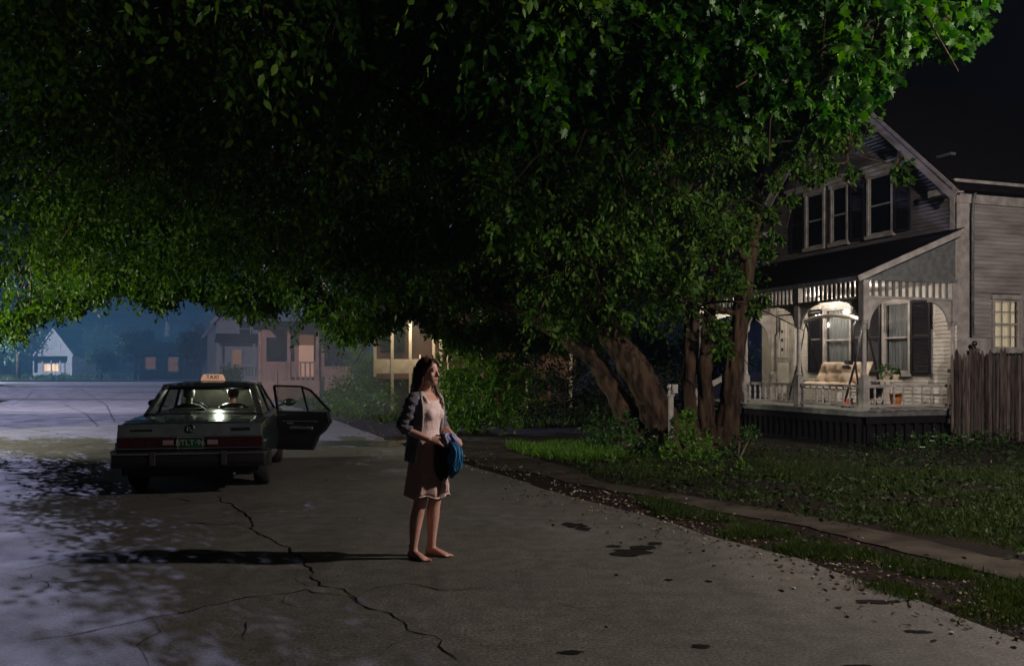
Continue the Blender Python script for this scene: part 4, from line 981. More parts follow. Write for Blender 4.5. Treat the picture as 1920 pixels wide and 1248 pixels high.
# row of houses with lit windows behind the taxi
h3 = far_house('house', 'dim grey house with a bright doorway, left of the pink porch house', (at(478, 690, 72).x, 72, 0), R(14), 6.0, 8, 5.6, 3, 'farwhite', [(.9, 1.5, .9, 2.2, 'faryellow'), (-1.4, 1.7, .7, 1.4, 'farorange'), (2.4, 2.2, .35, 1.1, 'faryellow'), (-.8, 4.2, .8, 1.2, 'dark_glass')])
front_porch(h3, -2.8, 2.8, 1.6, 1.0, 3.6)
h4 = far_house('house', 'narrow pale house with one lit window behind the taxi roof', (at(436, 690, 84).x, 84, 0), R(10), 4.6, 8, 5.0, 3, 'farwhite', [(.4, 1.8, .7, 1.5, 'faryellow'), (-1.2, 1.9, .6, 1.2, 'farorange')])
# pink porch house
h5 = far_house('house', 'reddish two storey house with railed porch and blue grey awning', (at(548, 690, 46).x, 46, 0), R(9), 3.3, 9, 6.2, 3.0, 'pinkhouse', [(-.85, 4.2, .8, 1.6, 'dark_glass'), (.85, 4.6, .7, 1.3, 'dark_glass')])
front_porch(h5, -1.5, 1.5, 1.9, 1.0, 3.5, posts=3, postm='pinkhouse', railm='pinkhouse')
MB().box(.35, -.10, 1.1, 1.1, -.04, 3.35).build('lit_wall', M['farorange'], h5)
MB().box(-1.3, -.10, 1.9, .05, -.04, 3.2).build('pane', M['dark_glass'], h5)
MB().prism([(-1.5, -2.25, 3.95), (.8, -2.25, 3.95), (.5, -1.2, 4.75), (-1.2, -1.2, 4.75)], (0, 0, .08)).build('awning', M['awning'], h5)
for k in range(5): MB().box(-1.52 - .35 * k - .35, -1.8, 0, -1.52 - .35 * k - .02, -.5, .95 - k * .19).build('step', M['pinkhouse'], h5)
MB().box(1.75, -1.9, .4, 3.2, -1.82, 1.7).build('side_screen', M['pinkhouse'], h5)
# cream porch house behind the woman
h6 = empty('house', (at(765, 690, 31).x, 31, 0), R(6), 'cream house with tall slim porch posts and a stair, behind the woman', 'house')
MB().box(-1.3, 2.2, 0, 6.0, 9, 5.2).build('wall', M['pinkhouse'], h6)
MB().prism([(-1.7, -.3, 3.75), (6.3, -.3, 3.75), (6.3, 5.6, 7.0), (-1.7, 5.6, 7.0)], (0, 0, .14)).build('roof', M['roof'], h6)
for x in (-1.15, -.55, .08, .9, 1.15, 2.6, 4.2, 5.8):
    MB().box(x - .05, -.06, 0 if x > -.9 else 1.3, x + .05, .06, 3.7).build('porch_post', M['cushion'], h6)
MB().box(-1.2, -.03, 1.42, .4, .03, 1.92).build('porch_parapet', M['cushion'], h6)
MB().box(-1.2, -.05, 1.22, 6, 2.2, 1.40).build('porch_floor', M['pinkhouse'], h6)
MB().box(1.6, -.03, 1.42, 6, .03, 1.92).build('porch_parapet', M['pinkhouse'], h6)
for k in range(7): MB().box(.45, -.25 - k * .25, 1.15 - k * .17, 1.35, -.02 - k * .25, 1.19 - k * .17).build('step', M['cushion'], h6)
for x in (.42, 1.38):
    MB().bar((x, -.05, 2.05), (x, -1.8, .90), .05, .06).build('stair_rail', M['cushion'], h6)
    for k in range(7): MB().box(x - .02, -.2 - k * .25, .95 - k * .155, x + .02, -.17 - k * .25, 1.93 - k * .165).build('baluster', M['cushion'], h6)
hl = bpy.data.lights.new('porch_bulb', 'POINT'); hl.energy = 110; hl.color = (1.0, .85, .60); hl.shadow_soft_size = .1
hlo = bpy.data.objects.new('porch_bulb', hl); col.objects.link(hlo); hlo.parent = h6; hlo.location = (.3, -.85, 3.35)
MB().tube([(.3, -.1, 3.62), (.3, -.6, 3.66), (.3, -.85, 3.58)], .02, 6).build('lamp_arm', M['dtrim'], h6, True)
MB().oval([(.3, -.85, 3.6, .05, .05), (.3, -.85, 3.52, .14, .14)], 12).build('lamp_shade', M['dtrim'], h6, True)
window_far = [(-.6, 2.2, .9, 1.4), (3.2, 2.2, 1.0, 1.4)]
for x, z, w_, h_ in window_far: MB().box(x - w_ / 2, 2.12, z, x + w_ / 2, 2.18, z + h_).build('pane', M['dark_glass'], h6)
# shrubs and trees further off
bush('shrub', 'rounded grey green bush beside the open car door', [tuple(at(x, y, Y)) for x, y, Y in [(640, 745, 31), (660, 760, 30), (625, 765, 30), (680, 740, 32), (650, 730, 32)]], [.75] * 5, 60, 7, .13, 'shrub', 51)
bush('shrub', 'hazy bush in front of the cream porch', [tuple(at(x, y, Y)) for x, y, Y in [(690, 730, 33), (705, 700, 34), (670, 700, 34), (720, 745, 30), (685, 670, 35)]], [.8] * 5, 60, 7, .13, 'shrub', 52)
bush('shrub', 'small clipped bush behind the taxi sign', [tuple(at(x, y, Y)) for x, y, Y in [(432, 700, 60), (436, 708, 60)]], [.9, .8], 60, 7, .22, 'ivy', 53)
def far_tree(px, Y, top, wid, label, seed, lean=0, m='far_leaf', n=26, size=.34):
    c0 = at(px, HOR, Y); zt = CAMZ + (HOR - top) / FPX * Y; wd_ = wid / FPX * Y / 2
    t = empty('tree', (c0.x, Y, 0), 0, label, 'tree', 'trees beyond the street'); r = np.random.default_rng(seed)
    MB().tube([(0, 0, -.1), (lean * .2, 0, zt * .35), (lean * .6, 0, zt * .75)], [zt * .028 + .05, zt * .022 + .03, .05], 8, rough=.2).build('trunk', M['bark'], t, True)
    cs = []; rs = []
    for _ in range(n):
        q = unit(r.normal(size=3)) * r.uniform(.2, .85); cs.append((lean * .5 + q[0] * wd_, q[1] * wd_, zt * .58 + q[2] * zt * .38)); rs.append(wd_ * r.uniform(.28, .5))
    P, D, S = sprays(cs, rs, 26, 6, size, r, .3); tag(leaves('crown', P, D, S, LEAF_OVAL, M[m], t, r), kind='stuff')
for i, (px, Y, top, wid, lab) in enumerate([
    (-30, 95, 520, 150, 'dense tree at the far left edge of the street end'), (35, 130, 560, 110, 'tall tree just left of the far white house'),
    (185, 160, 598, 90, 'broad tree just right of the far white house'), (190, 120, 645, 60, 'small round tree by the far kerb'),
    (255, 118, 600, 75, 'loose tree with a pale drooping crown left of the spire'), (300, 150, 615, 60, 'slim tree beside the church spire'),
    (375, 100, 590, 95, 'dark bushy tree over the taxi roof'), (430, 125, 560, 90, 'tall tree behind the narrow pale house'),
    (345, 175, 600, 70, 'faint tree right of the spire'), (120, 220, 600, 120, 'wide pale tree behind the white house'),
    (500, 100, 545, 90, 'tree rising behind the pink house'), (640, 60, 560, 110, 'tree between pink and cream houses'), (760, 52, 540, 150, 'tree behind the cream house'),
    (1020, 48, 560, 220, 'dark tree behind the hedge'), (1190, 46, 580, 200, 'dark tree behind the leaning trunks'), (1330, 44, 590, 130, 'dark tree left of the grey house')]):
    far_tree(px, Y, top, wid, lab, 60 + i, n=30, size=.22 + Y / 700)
bt = empty('tree', (.5, 33.5, 0), 0, 'tallest tree, added to shade the gable, behind the leaning tree and left of the grey house', 'tree'); r = np.random.default_rng(88)  # added behind the canopy so its crown keeps moonlight off house and lawn
MB().tube(smooth_path([(0, 0, -.1), (.3, 0, 4), (0, .2, 8), (.4, 0, 12)], 4), [.5 - .028 * i for i in range(13)], 14, rough=.3, ridges=6).build('trunk', M['bark'], bt, True)
cs = []; rs = []
for _ in range(150):
    q = unit(r.normal(size=3)) * r.uniform(.2, 1) ** .6; cs.append((q[0] * 5.4, q[1] * 4.5, 10.4 + q[2] * 4.6)); rs.append(r.uniform(1.0, 1.6))
P, D, S = sprays(cs, rs, 30, 7, .26, r, .4); tag(leaves('crown', P, D, S, LEAF_OVAL, M['leaf'], bt, r), kind='stuff')
# wooded hill closing the view
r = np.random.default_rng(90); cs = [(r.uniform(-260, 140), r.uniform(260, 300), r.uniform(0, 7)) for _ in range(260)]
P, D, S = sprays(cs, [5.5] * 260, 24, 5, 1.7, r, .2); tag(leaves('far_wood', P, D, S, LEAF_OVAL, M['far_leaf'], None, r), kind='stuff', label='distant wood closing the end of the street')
# wires over the far street
for i, ((xa, ya, Ya), (xb, yb, Yb)) in enumerate([((175, 575, 95), (345, 600, 80)), ((150, 545, 95), (420, 560, 70))]):
    a, b2 = at(xa, ya, Ya), at(xb, yb, Yb); a2 = a + (a - b2) * 1.0; b3 = b2 + (b2 - a) * .6
    pts = [a2.lerp(b3, k / 14) + Vector((0, 0, -.9 * math.sin(PI * k / 14) + .45)) for k in range(15)]
    tag(MB().tube(pts, .035, 4).build('utility_wire', M['dtrim']), ['lower pale wire slung across the far street', 'upper thin wire slung across the far street'][i], 'wire')

# ------------------------------------------------------------------ the street lamp standing out of frame on the right
sl = empty('street_lamp', (9.5, 7.2, 0), 0, 'wooden pole with a bracket street lamp beside the walk', 'street lamp')
MB().tube([(0, 0, 0), (0, 0, 7.4)], [.16, .11], 12).build('pole', M['pole'], sl, True)
MB().tube([(0, 0, 5.9), (-.5, .1, 6.25), (-1.1, .2, 6.25)], .03, 8).build('bracket_arm', M['chrome'], sl, True)
MB().oval([(-1.1, .2, 6.37, .05, .05), (-1.1, .2, 6.31, .12, .12), (-1.1, .2, 6.25, .24, .24), (-1.1, .2, 6.23, .24, .24)], 20).build('lamp_shade', M['dtrim'], sl, True)
MB().ball((-1.1, .2, 6.13), .10, 14, 10).build('lamp_globe', lampm, sl, True)
ll = bpy.data.lights.new('street_bulb', 'POINT'); ll.energy = 3200; ll.color = (1.0, .87, .78); ll.shadow_soft_size = .10
llo = bpy.data.objects.new('street_bulb', ll); col.objects.link(llo); llo.parent = sl; llo.location = (-1.1, .2, 5.95)

sl2 = empty('street_lamp', (-21.5, 27, 0), 0, 'added steel street lamp, out of frame on the left side of the crossing', 'street lamp')  # added lamp, lifts the light on the far street and houses
MB().tube([(0, 0, 0), (0, 0, 8.2), (.5, .2, 8.8), (1.6, .6, 9.0)], [.11, .07, .05, .04], 12).build('pole', M['dtrim'], sl2, True)
MB().oval([(1.7, .64, 9.06, .06, .06), (1.7, .64, 8.98, .26, .16), (1.7, .64, 8.90, .28, .18)], 20).build('lamp_head', M['dtrim'], sl2, True)
ll = bpy.data.lights.new('street_bulb', 'SPOT'); ll.energy = 12000; ll.color = (.86, .82, 1.0); ll.shadow_soft_size = .12; ll.spot_size = R(120); ll.spot_blend = .5
llo = bpy.data.objects.new('street_bulb', ll); col.objects.link(llo); llo.parent = sl2; llo.location = (1.7, .64, 8.7); llo.rotation_euler = Vector((8, 30, -6)).to_track_quat('-Z', 'Y').to_euler()
sl3 = empty('street_lamp', (-79, 122, 0), 0, 'added steel street lamp, out of frame near the far white house', 'street lamp')  # added lamp, brightens the white house front and the haze there
MB().tube([(0, 0, 0), (0, 0, 8.2), (.5, .2, 8.8), (1.6, .6, 9.0)], [.11, .07, .05, .04], 12).build('pole', M['dtrim'], sl3, True)
MB().oval([(1.7, .64, 9.06, .06, .06), (1.7, .64, 8.98, .26, .16), (1.7, .64, 8.90, .28, .18)], 20).build('lamp_head', M['dtrim'], sl3, True)
ll = bpy.data.lights.new('street_bulb', 'POINT'); ll.energy = 40000; ll.color = (.80, .86, 1.0); ll.shadow_soft_size = .12
llo = bpy.data.objects.new('street_bulb', ll); col.objects.link(llo); llo.parent = sl3; llo.location = (1.7, .64, 8.6)
gl_ = empty('added_lamp_post', (-18.5, 17.5, 0), 0, 'added short lamp post, out of frame left, lighting the low boughs', 'lamp post')  # added lamp, kept low to light the leaf fringe and the shrub
MB().tube([(0, 0, 0), (0, 0, 3.2)], [.06, .04], 12).build('pole', M['dtrim'], gl_, True)
MB().oval([(0, 0, 3.2, .06, .06), (0, 0, 3.25, .10, .10), (0, 0, 3.50, .15, .15), (0, 0, 3.60, .05, .05)], 14).build('lamp_head', lampm, gl_, True)
ll = bpy.data.lights.new('street_bulb', 'SPOT'); ll.energy = 8500; ll.color = (1.0, .98, .78); ll.shadow_soft_size = .12; ll.spot_size = R(64); ll.spot_blend = .45
llo = bpy.data.objects.new('street_bulb', ll); col.objects.link(llo); llo.parent = gl_; llo.location = (.25, .05, 3.4); llo.rotation_euler = Vector((9, 3.1, -3.6)).to_track_quat('-Z', 'Y').to_euler()

fl_ = empty('added_flood_light', (9.6, 1.0, 0), 0, 'added flood light on a stand, out of frame, turned up to light the trees', 'lamp')  # added flood, puts front light on the canopy but misses the woman
MB().tube([(0, 0, .4), (0, 0, 2.4)], .03, 8).build('pole', M['black'], fl_, True)
for k in range(3): MB().bar((0, 0, .6), (.5 * math.cos(k * 2.09), .5 * math.sin(k * 2.09), 0), .03, .03).build('leg', M['black'], fl_)
fd = Vector((-6.2, 15, 4.6)).normalized(); fq = fd.to_track_quat('Z', 'Y').to_matrix().to_4x4()
MB().loft([[Matrix.Translation((0, 0, 2.5)) @ fq @ Vector((r_2 * math.cos(a), r_2 * math.sin(a), z)) for a in np.linspace(0, 2 * PI, 17)[:-1]] for z, r_2 in ((-.25, .05), (-.2, .12), (0, .2), (.02, .2))]).build('lamp_head', M['black'], fl_, True)
ll = bpy.data.lights.new('added_flood_bulb', 'SPOT'); ll.energy = 800; ll.color = (.92, 1.0, .80); ll.shadow_soft_size = .12; ll.spot_size = R(50); ll.spot_blend = .6
llo = bpy.data.objects.new('added_flood_bulb', ll); col.objects.link(llo); llo.parent = fl_; llo.location = Vector((0, 0, 2.5)) + fd * .1; llo.rotation_euler = fd.to_track_quat('-Z', 'Y').to_euler()

fl2 = copy_tree(fl_); fl2.location = (9.3, -.2, 0); tag(fl2, 'second added flood light on a stand, out of frame, turned up to light the left boughs')  # another added flood, for dim light on the left and middle canopy
fd = Vector((-13.5, 13.5, 8.2)).normalized()
ll = ll.copy(); ll.energy = 1500; ll.spot_size = R(60)
for c_ in fl2.children:
    if c_.type == 'LIGHT': c_.data = ll; c_.location = Vector((0, 0, 2.5)) + fd * .1; c_.rotation_euler = fd.to_track_quat('-Z', 'Y').to_euler()
    elif c_.name.startswith('lamp_head'): c_.rotation_euler = (0, 0, R(22)); c_.location = (0, 0, 0)

fl3 = copy_tree(fl_); fl3.location = (-13.5, 10.5, 0); tag(fl3, 'third added flood light on a stand, out of frame left, to light the low boughs')  # added flood on the left, for the hanging fringe of leaves
fd = Vector((-3.5, 23, 3.9)) - Vector((-13.5, 10.5, 2.5)); fd.normalize()
ll = ll.copy(); ll.energy = 2100; ll.spot_size = R(40); ll.spot_blend = .8; ll.color = (1.0, 1.0, .74)
for c_ in fl3.children:
    if c_.type == 'LIGHT': c_.data = ll; c_.location = Vector((0, 0, 2.5)) + fd * .1; c_.rotation_euler = fd.to_track_quat('-Z', 'Y').to_euler()
    elif c_.name.startswith('lamp_head'): c_.rotation_euler = (0, 0, R(-65)); c_.location = (0, 0, 0)

# ------------------------------------------------------------------ night haze
hz = MB().box(-325, -52, -1.0, 325, 425, 17.0).build('haze', M['glass'])
hm = bpy.data.materials.new('night_haze'); hm.use_nodes = True; hn = hm.node_tree.nodes; hn.remove(hn['Principled BSDF'])
pv = hn.new('ShaderNodeVolumePrincipled'); pv.inputs['Color'].default_value = (.50, .68, 1.0, 1); pv.inputs['Density'].default_value = .0003; pv.inputs['Anisotropy'].default_value = .0
hm.node_tree.links.new(pv.outputs[0], hn['Material Output'].inputs['Volume']); hz.data.materials[0] = hm; tag(hz, kind='stuff', label='thin night haze over the street')

def smoke(c, r, dens, color, lab):
    o = MB().ball(c, r, 28, 18).build('smoke', M['glass'], None, True)
    m = bpy.data.materials.new('drifting_smoke'); m.use_nodes = True; n = m.node_tree.nodes; n.remove(n['Principled BSDF'])
    p = n.new('ShaderNodeVolumePrincipled'); p.inputs['Color'].default_value = (*color, 1); p.inputs['Density'].default_value = dens
    m.node_tree.links.new(p.outputs[0], n['Material Output'].inputs['Volume']); o.data.materials[0] = m; tag(o, kind='stuff', label=lab)
smoke((-42, 92, 5), (30, 42, 9.5), .0065, (.20, .66, 1.0), 'blue smoke hanging over the far crossing')
smoke((-21, 58, 3.5), (9, 15, 6.5), .0035, (.50, .72, .90), 'smoke drifting past the houses behind the taxi')
smoke((-6.5, 31, 1.6), (4.6, 6.5, 3.6), .022, (.75, .85, .80), 'thin smoke drifting between the open car door and the cream porch')
# ------------------------------------------------------------------ the taxi
M['tailpanel'] = mat('brushed_tail_panel', (.16, .19, .20), .35, metal=.6, noise_scale=4, c2=(.10, .12, .13))
CX, CY, CR = -4.03, 11.0, R(11.5)
car = empty('parked_car', (CX, CY, 0), CR, 'dark green boxy sedan taxi seen from behind with its rear door open', 'car')
def boolean(o, cutters, op='DIFFERENCE'):
    for c in cutters:
        me = c.mesh('cut'); co = bpy.data.objects.new('cut', me); col.objects.link(co)
        b = o.modifiers.new('b', 'BOOLEAN'); b.operation = op; b.solver = 'EXACT'; b.object = co
        apply_mods(o); bpy.data.objects.remove(co)
def sect(y, w_, zt, zb=.27):
    h = [(w_ * .80, zb), (w_ - .04, zb + .05), (w_ - .005, zb + .20), (w_, .56), (w_ - .004, .66), (w_ - .022, .68), (w_ - .03, zt - .10), (w_ - .055, zt - .035), (w_ - .11, zt - .006), (w_ * .5, zt + .012)]
    r = [(0, zb)] + h + [(0, zt + .018)] + [(-x, z) for x, z in h[::-1]]
    return [Vector((x, y, z)) for x, z in r]
b = MB()
rows = [(.10, .885, .885, .44), (.13, .905, .915, .36), (.45, .925, .935, .30), (.9, .935, .95, .28), (1.25, .94, .955), (2.4, .945, .955), (3.6, .94, .95), (3.9, .935, .955), (4.6, .92, .92), (5.0, .90, .88, .34), (5.06, .88, .84, .40)]
b.loft([sect(*q) for q in rows])
body = b.build('body', M['carpaint'], car)
cut = [MB().box(-.80, 1.42, .36, .80, 3.75, 1.2), MB().box(.7, 1.50, .37, 1.1, 2.34, 1.2)]
for y in (1.08, 3.98):
    for s in (-1, 1): cut.append(MB().tube([(s * .66, y, .34), (s * 1.1, y, .34)], .375, 28))
boolean(body, cut)
body.data.polygons.foreach_set('use_smooth', [False] * len(body.data.polygons))
bv = body.modifiers.new('edge', 'BEVEL'); bv.width = .012; bv.segments = 2; bv.limit_method = 'ANGLE'; bv.angle_limit = R(28)
# roof and pillars
rf = MB(); rr = []
for y, w_, z in ((1.78, .585, 1.325), (1.84, .60, 1.352), (2.1, .615, 1.375), (2.6, .62, 1.385), (3.0, .60, 1.372), (3.14, .585, 1.345)):
    n = 9; top = [Vector((-w_ + 2 * w_ * k / (n - 1), y, z + .030 * (1 - (2 * k / (n - 1) - 1) ** 2) - (.022 if k in (0, n - 1) else 0))) for k in range(n)]
    rr.append(top + [Vector((v.x * .985, y, z - .035)) for v in top[::-1]])
rf.loft(rr); rf.build('roof', M['carpaint'], car, True)
for s in (-1, 1):
    p = MB(); p.prism([(s * .80, 1.24, .945), (s * .80, 1.50, .945), (s * .63, 1.98, 1.345), (s * .61, 1.76, 1.345)], (-s * .035, 0, 0)); p.bar((s * .74, 1.235, .955), (s * .585, 1.77, 1.34), .07, .05); p.build('rear_pillar', M['carside'], car)
    MB().bar((s * .80, 2.38, .94), (s * .635, 2.42, 1.35), .035, .07, (0, 1, 0)).build('centre_pillar', M['carpaint'], car)
    MB().bar((s * .79, 3.72, .94), (s * .60, 3.13, 1.35), .04, .055, (0, 1, 0)).build('front_pillar', M['carpaint'], car)
    MB().prism([(s * .80, 2.46, .95), (s * .785, 3.60, .95), (s * .615, 3.10, 1.33), (s * .635, 2.46, 1.34)], (-s * .006, 0, 0)).build('side_window', M['carglass'], car)
    MB().bar((s * .62, 1.8, 1.352), (s * .62, 3.1, 1.362), .03, .03).build('drip_rail', M['chrome'], car)
MB().prism([(-.80, 1.52, .95), (-.80, 2.34, .95), (-.635, 2.34, 1.34), (-.63, 1.96, 1.335)], (.006, 0, 0)).build('side_window', M['carglass'], car)
MB().bar((-.80, 1.68, .95), (-.66, 1.98, 1.30), .02, .03, (0, 1, 0)).build('quarter_bar', M['black'], car)
MB().prism([(-.71, 1.255, .972), (.71, 1.255, .972), (.57, 1.775, 1.335), (-.57, 1.775, 1.335)], (0, -.004, .005)).build('rear_window', M['carglass'], car)
rs = MB(); rs.bar((-.73, 1.235, .965), (.73, 1.235, .965), .03, .03); rs.bar((-.60, 1.78, 1.345), (.60, 1.78, 1.345), .04, .03); rs.build('rear_window_trim', M['chrome'], car)
MB().prism([(-.72, 3.74, .955), (.72, 3.74, .955), (.57, 3.15, 1.34), (-.57, 3.15, 1.34)], (0, .005, .005)).build('windscreen', M['windshield'], car)
# tail: lid line, badges, lamps, plate, bumper
MB().box(-.80, .16, .938, .80, .166, .946).build('boot_seam', M['black'], car)
MB().box(-.86, .078, .745, .86, .099, .90).build('tail_panel', M['tailpanel'], car, bevel=.006)
MB().box(-.87, .070, .735, .87, .10, .745).box(-.87, .070, .592, .87, .10, .602).build('tail_trim', M['chrome'], car)
for s in (-1, 1):
    tl = MB().box(min(s * .20, s * .87), .066, .605, max(s * .20, s * .87), .10, .732).build('tail_lamp', M['redlens'], car, bevel=.004)
    MB().box(min(s * .20, s * .33), .058, .64, max(s * .20, s * .33), .0655, .70).build('reversing_lamp', M['reverse_lens'], tl, bevel=.003)
    for k in range(3): MB().box(min(s * (.36 + k * .17), s * (.355 + k * .17)), .060, .605, max(s * (.36 + k * .17), s * (.355 + k * .17)), .0655, .732).build('lamp_divider', M['black'], tl)
MB().box(-.20, .072, .605, .20, .10, .732).build('plate_recess', M['black'], car)
lp = MB().box(-.155, .056, .590, .155, .066, .742).build('licence_plate', M['plate'], car, bevel=.003)
MB().box(-.155, .0545, .734, .155, .0555, .742).box(-.155, .0545, .590, .155, .0555, .597).box(-.155, .0545, .597, -.148, .0555, .734).box(.148, .0545, .597, .155, .0555, .734).build('plate_border', M['platetext'], lp)
def text(body_, size, m, parent, loc, rot, name, ext=.001):
    cu = bpy.data.curves.new(name, 'FONT'); cu.body = body_; cu.size = size; cu.align_x = 'CENTER'; cu.align_y = 'CENTER'; cu.extrude = ext; cu.offset = size * .012
    o = bpy.data.objects.new(name, cu); col.objects.link(o); bpy.context.view_layer.update()
    me = bpy.data.meshes.new_from_object(o.evaluated_get(bpy.context.evaluated_depsgraph_get())); bpy.data.objects.remove(o)
    me.materials.clear(); me.materials.append(M[m]); q = bpy.data.objects.new(name, me); col.objects.link(q); q.parent = parent; q.location = loc; q.rotation_euler = rot
    return q
text('BTLT·96', .10, 'platetext', lp, (0, .0535, .662), (R(90), 0, 0), 'plate_lettering')
for s in (-1, 1):  # little badges: a script on the right, a bar of letters on the left
    if s > 0:
        P = [(.50 + .22 * k / 40, .068, .835 + .014 * math.sin(k * .9) + .008 * math.sin(k * 2.3)) for k in range(41)]
        MB().tube(P, .0075, 5).build('badge', M['black'], car)
    else:
        mb = MB()
        for k in range(8): mb.box(-.70 + k * .032, .068, .815, -.70 + k * .032 + .020, .077, .838)
        mb.build('badge', M['black'], car)
em = MB(); em.tube([(.045 * math.cos(a), .066, .845 + .045 * math.sin(a)) for a in np.linspace(0, 2 * PI * .86, 24)], .008, 6); em.bar((0, .066, .81), (.0, .066, .845), .02, .02); em.build('emblem', M['chrome'], car)
bp = MB(); prof = [(.0, .36), (-.07, .38), (-.10, .44), (-.10, .50), (-.07, .55), (.02, .565), (.10, .565), (.10, .36)]
xs = [(-.96, .42), (-.955, .12), (-.90, .03), (-.6, .0), (0, -.01), (.6, .0), (.90, .03), (.955, .12), (.96, .42)]
bp.loft([[Vector((x + (0 if abs(x) < .95 else (.03 if x > 0 else -.03) * (0)), y0 + (dy if abs(x) < .93 else dy * .3), z)) for dy, z in prof] for x, y0 in xs])
bump_ = bp.build('rear_bumper', M['black'], car, bevel=.008)
MB().loft([[Vector((x, y0 - .102, z)) for z in (.535, .555)] + [Vector((x, y0 - .06, z)) for z in (.562, .545)] for x, y0 in xs[2:-2]]).build('bumper_strip', M['chrome'], bump_)
for x in (-.42, .42): MB().box(x - .035, -.125, .40, x + .035, -.09, .57).build('bumper_guard', M['rubber'], bump_, bevel=.008)
MB().box(-.82, .12, .26, .82, .20, .42).build('valance', M['black'], car)
MB().tube([(.52, .05, .27), (.52, .6, .28)], .028, 10).build('exhaust_pipe', M['twig'], car, True)
MB().box(-.96 + .03, .4, .20, -.60, 4.6, .28).build('sill', M['black'], car) if False else None
MB().box(-.70, .5, .20, .70, 4.7, .27).build('underbody', M['black'], car)
MB().tube([(-.72, .45, .26), (.72, .45, .26)], .0 + .05, 8).build('rear_axle', M['black'], car) if False else MB().tube([(-.72, 1.08, .32), (.72, 1.08, .32)], .05, 10).build('rear_axle', M['black'], car)
fb_ = MB(); fb_.loft([[Vector((x, 5.10 + dy, z)) for dy, z in ((0, .36), (.10, .40), (.10, .52), (0, .56), (-.1, .56), (-.1, .36))] for x in (-.94, -.3, .3, .94)]); fb_.build('front_bumper', M['black'], car)
for s in (-1, 1): MB().box(s * .62 - .2, 5.04, .60, s * .62 + .2, 5.09, .76).build('headlamp', M['whitelens'], car, bevel=.01)
MB().box(-.38, 5.05, .58, .38, 5.08, .80).build('grille', M['chrome'], car, bevel=.01)
# wheels
def wheel(x, y, s):
    w_ = empty('wheel', (x, y, .33)); w_.parent = car
    rows = []
    for dx, r_2 in ((-.10, .19), (-.105, .27), (-.095, .315), (-.07, .33), (.07, .33), (.095, .315), (.105, .27), (.10, .19)):
        rows.append([Vector((dx, r_2 * math.cos(2 * PI * k / 32), r_2 * math.sin(2 * PI * k / 32))) for k in range(32)])
    MB().loft(rows).build('tyre', M['rubber'], w_, True)
    rows = []
    for dx, r_2 in ((-.06, .20), (.075, .20), (.09, .185), (.06, .15), (.07, .07), (.095, .05), (.095, .01)):
        rows.append([Vector((dx * s, r_2 * math.cos(2 * PI * k / 24), r_2 * math.sin(2 * PI * k / 24))) for k in range(24)])
    MB().loft(rows).build('rim', M['chrome'], w_, True)
for x, y in ((-.80, 1.08), (.80, 1.08), (-.80, 3.98), (.80, 3.98)): wheel(x, y, 1 if x > 0 else -1)
# doors
HY = 2.36
rd = empty('rear_door', (.935, HY, 0)); rd.parent = car; rd.rotation_euler = (0, 0, R(66))
# closed, the door runs from the hinge towards -Y; the wheel arch bites its lower rear corner
dp = [(0, .36), (0, .95), (-.86, .95), (-.90, .80), (-.80, .66), (-.70, .58), (-.62, .40), (-.60, .36)]
MB().prism([(0, y, z) for y, z in dp], (-.06, 0, 0)).build('door_skin', M['carpaint'], rd, bevel=.012)
MB().prism([(-.062, y * .95 - .02, .38 + (z - .36) * .95) for y, z in dp], (-.03, 0, 0)).build('door_card', M['black'], rd, bevel=.01)
MB().bar((-.115, -.25, .70), (-.115, -.62, .70), .05, .045).build('armrest', M['interior'], rd, bevel=.01)
MB().bar((-.098, -.12, .80), (-.098, -.70, .80), .012, .015).build('door_strip', M['chrome'], rd)
MB().box(-.11, -.30, .755, -.092, -.20, .78).build('door_handle', M['chrome'], rd)
wf = MB(); q = [(0, .95), (-.02, 1.335), (-.46, 1.325), (-.60, 1.27), (-.86, .95)]
def lean(y, z): return (-.02 - (z - .95) * .40, y, z)
for (a, b2) in zip(q, q[1:]): wf.bar(lean(*a), lean(*b2), .028, .035, (1, 0, 0))
wf.bar(lean(-.50, .95), lean(-.47, 1.32), .022, .022, (1, 0, 0)); wf.build('window_frame', M['black'], rd)
MB().prism([lean(-.01, .95), lean(-.02, 1.32), lean(-.46, 1.31), lean(-.60, 1.26), lean(-.85, .95)], (-.005, 0, 0)).build('window_glass', M['carglass'], rd)
MB().box(.0, -.80, .80, .025, -.62, .83).build('outer_handle', M['chrome'], rd)
for s in (-1, 1):
    MB().box(s * .955 - .012, 2.62, .80, s * .955 + .012, 2.80, .83).build('door_handle', M['chrome'], car)
    mi = MB().tube([(s * .86, 3.42, .98), (s * .99, 3.40, 1.02)], .015, 6).build('mirror_arm', M['black'], car)
    MB().ball((s * 1.05, 3.39, 1.04), (.10, .05, .065), 12, 8).build('side_mirror', M['carpaint'], car, True)
MB().box(-.952, 1.50, .40, -.948, 1.506, .93).box(-.952, 2.40, .40, -.948, 2.406, .93).build('door_seam', M['black'], car)
MB().tube([(.83, 3.95, .93), (.83, 3.93, 1.55)], .004, 5).build('aerial', M['chrome'], car)
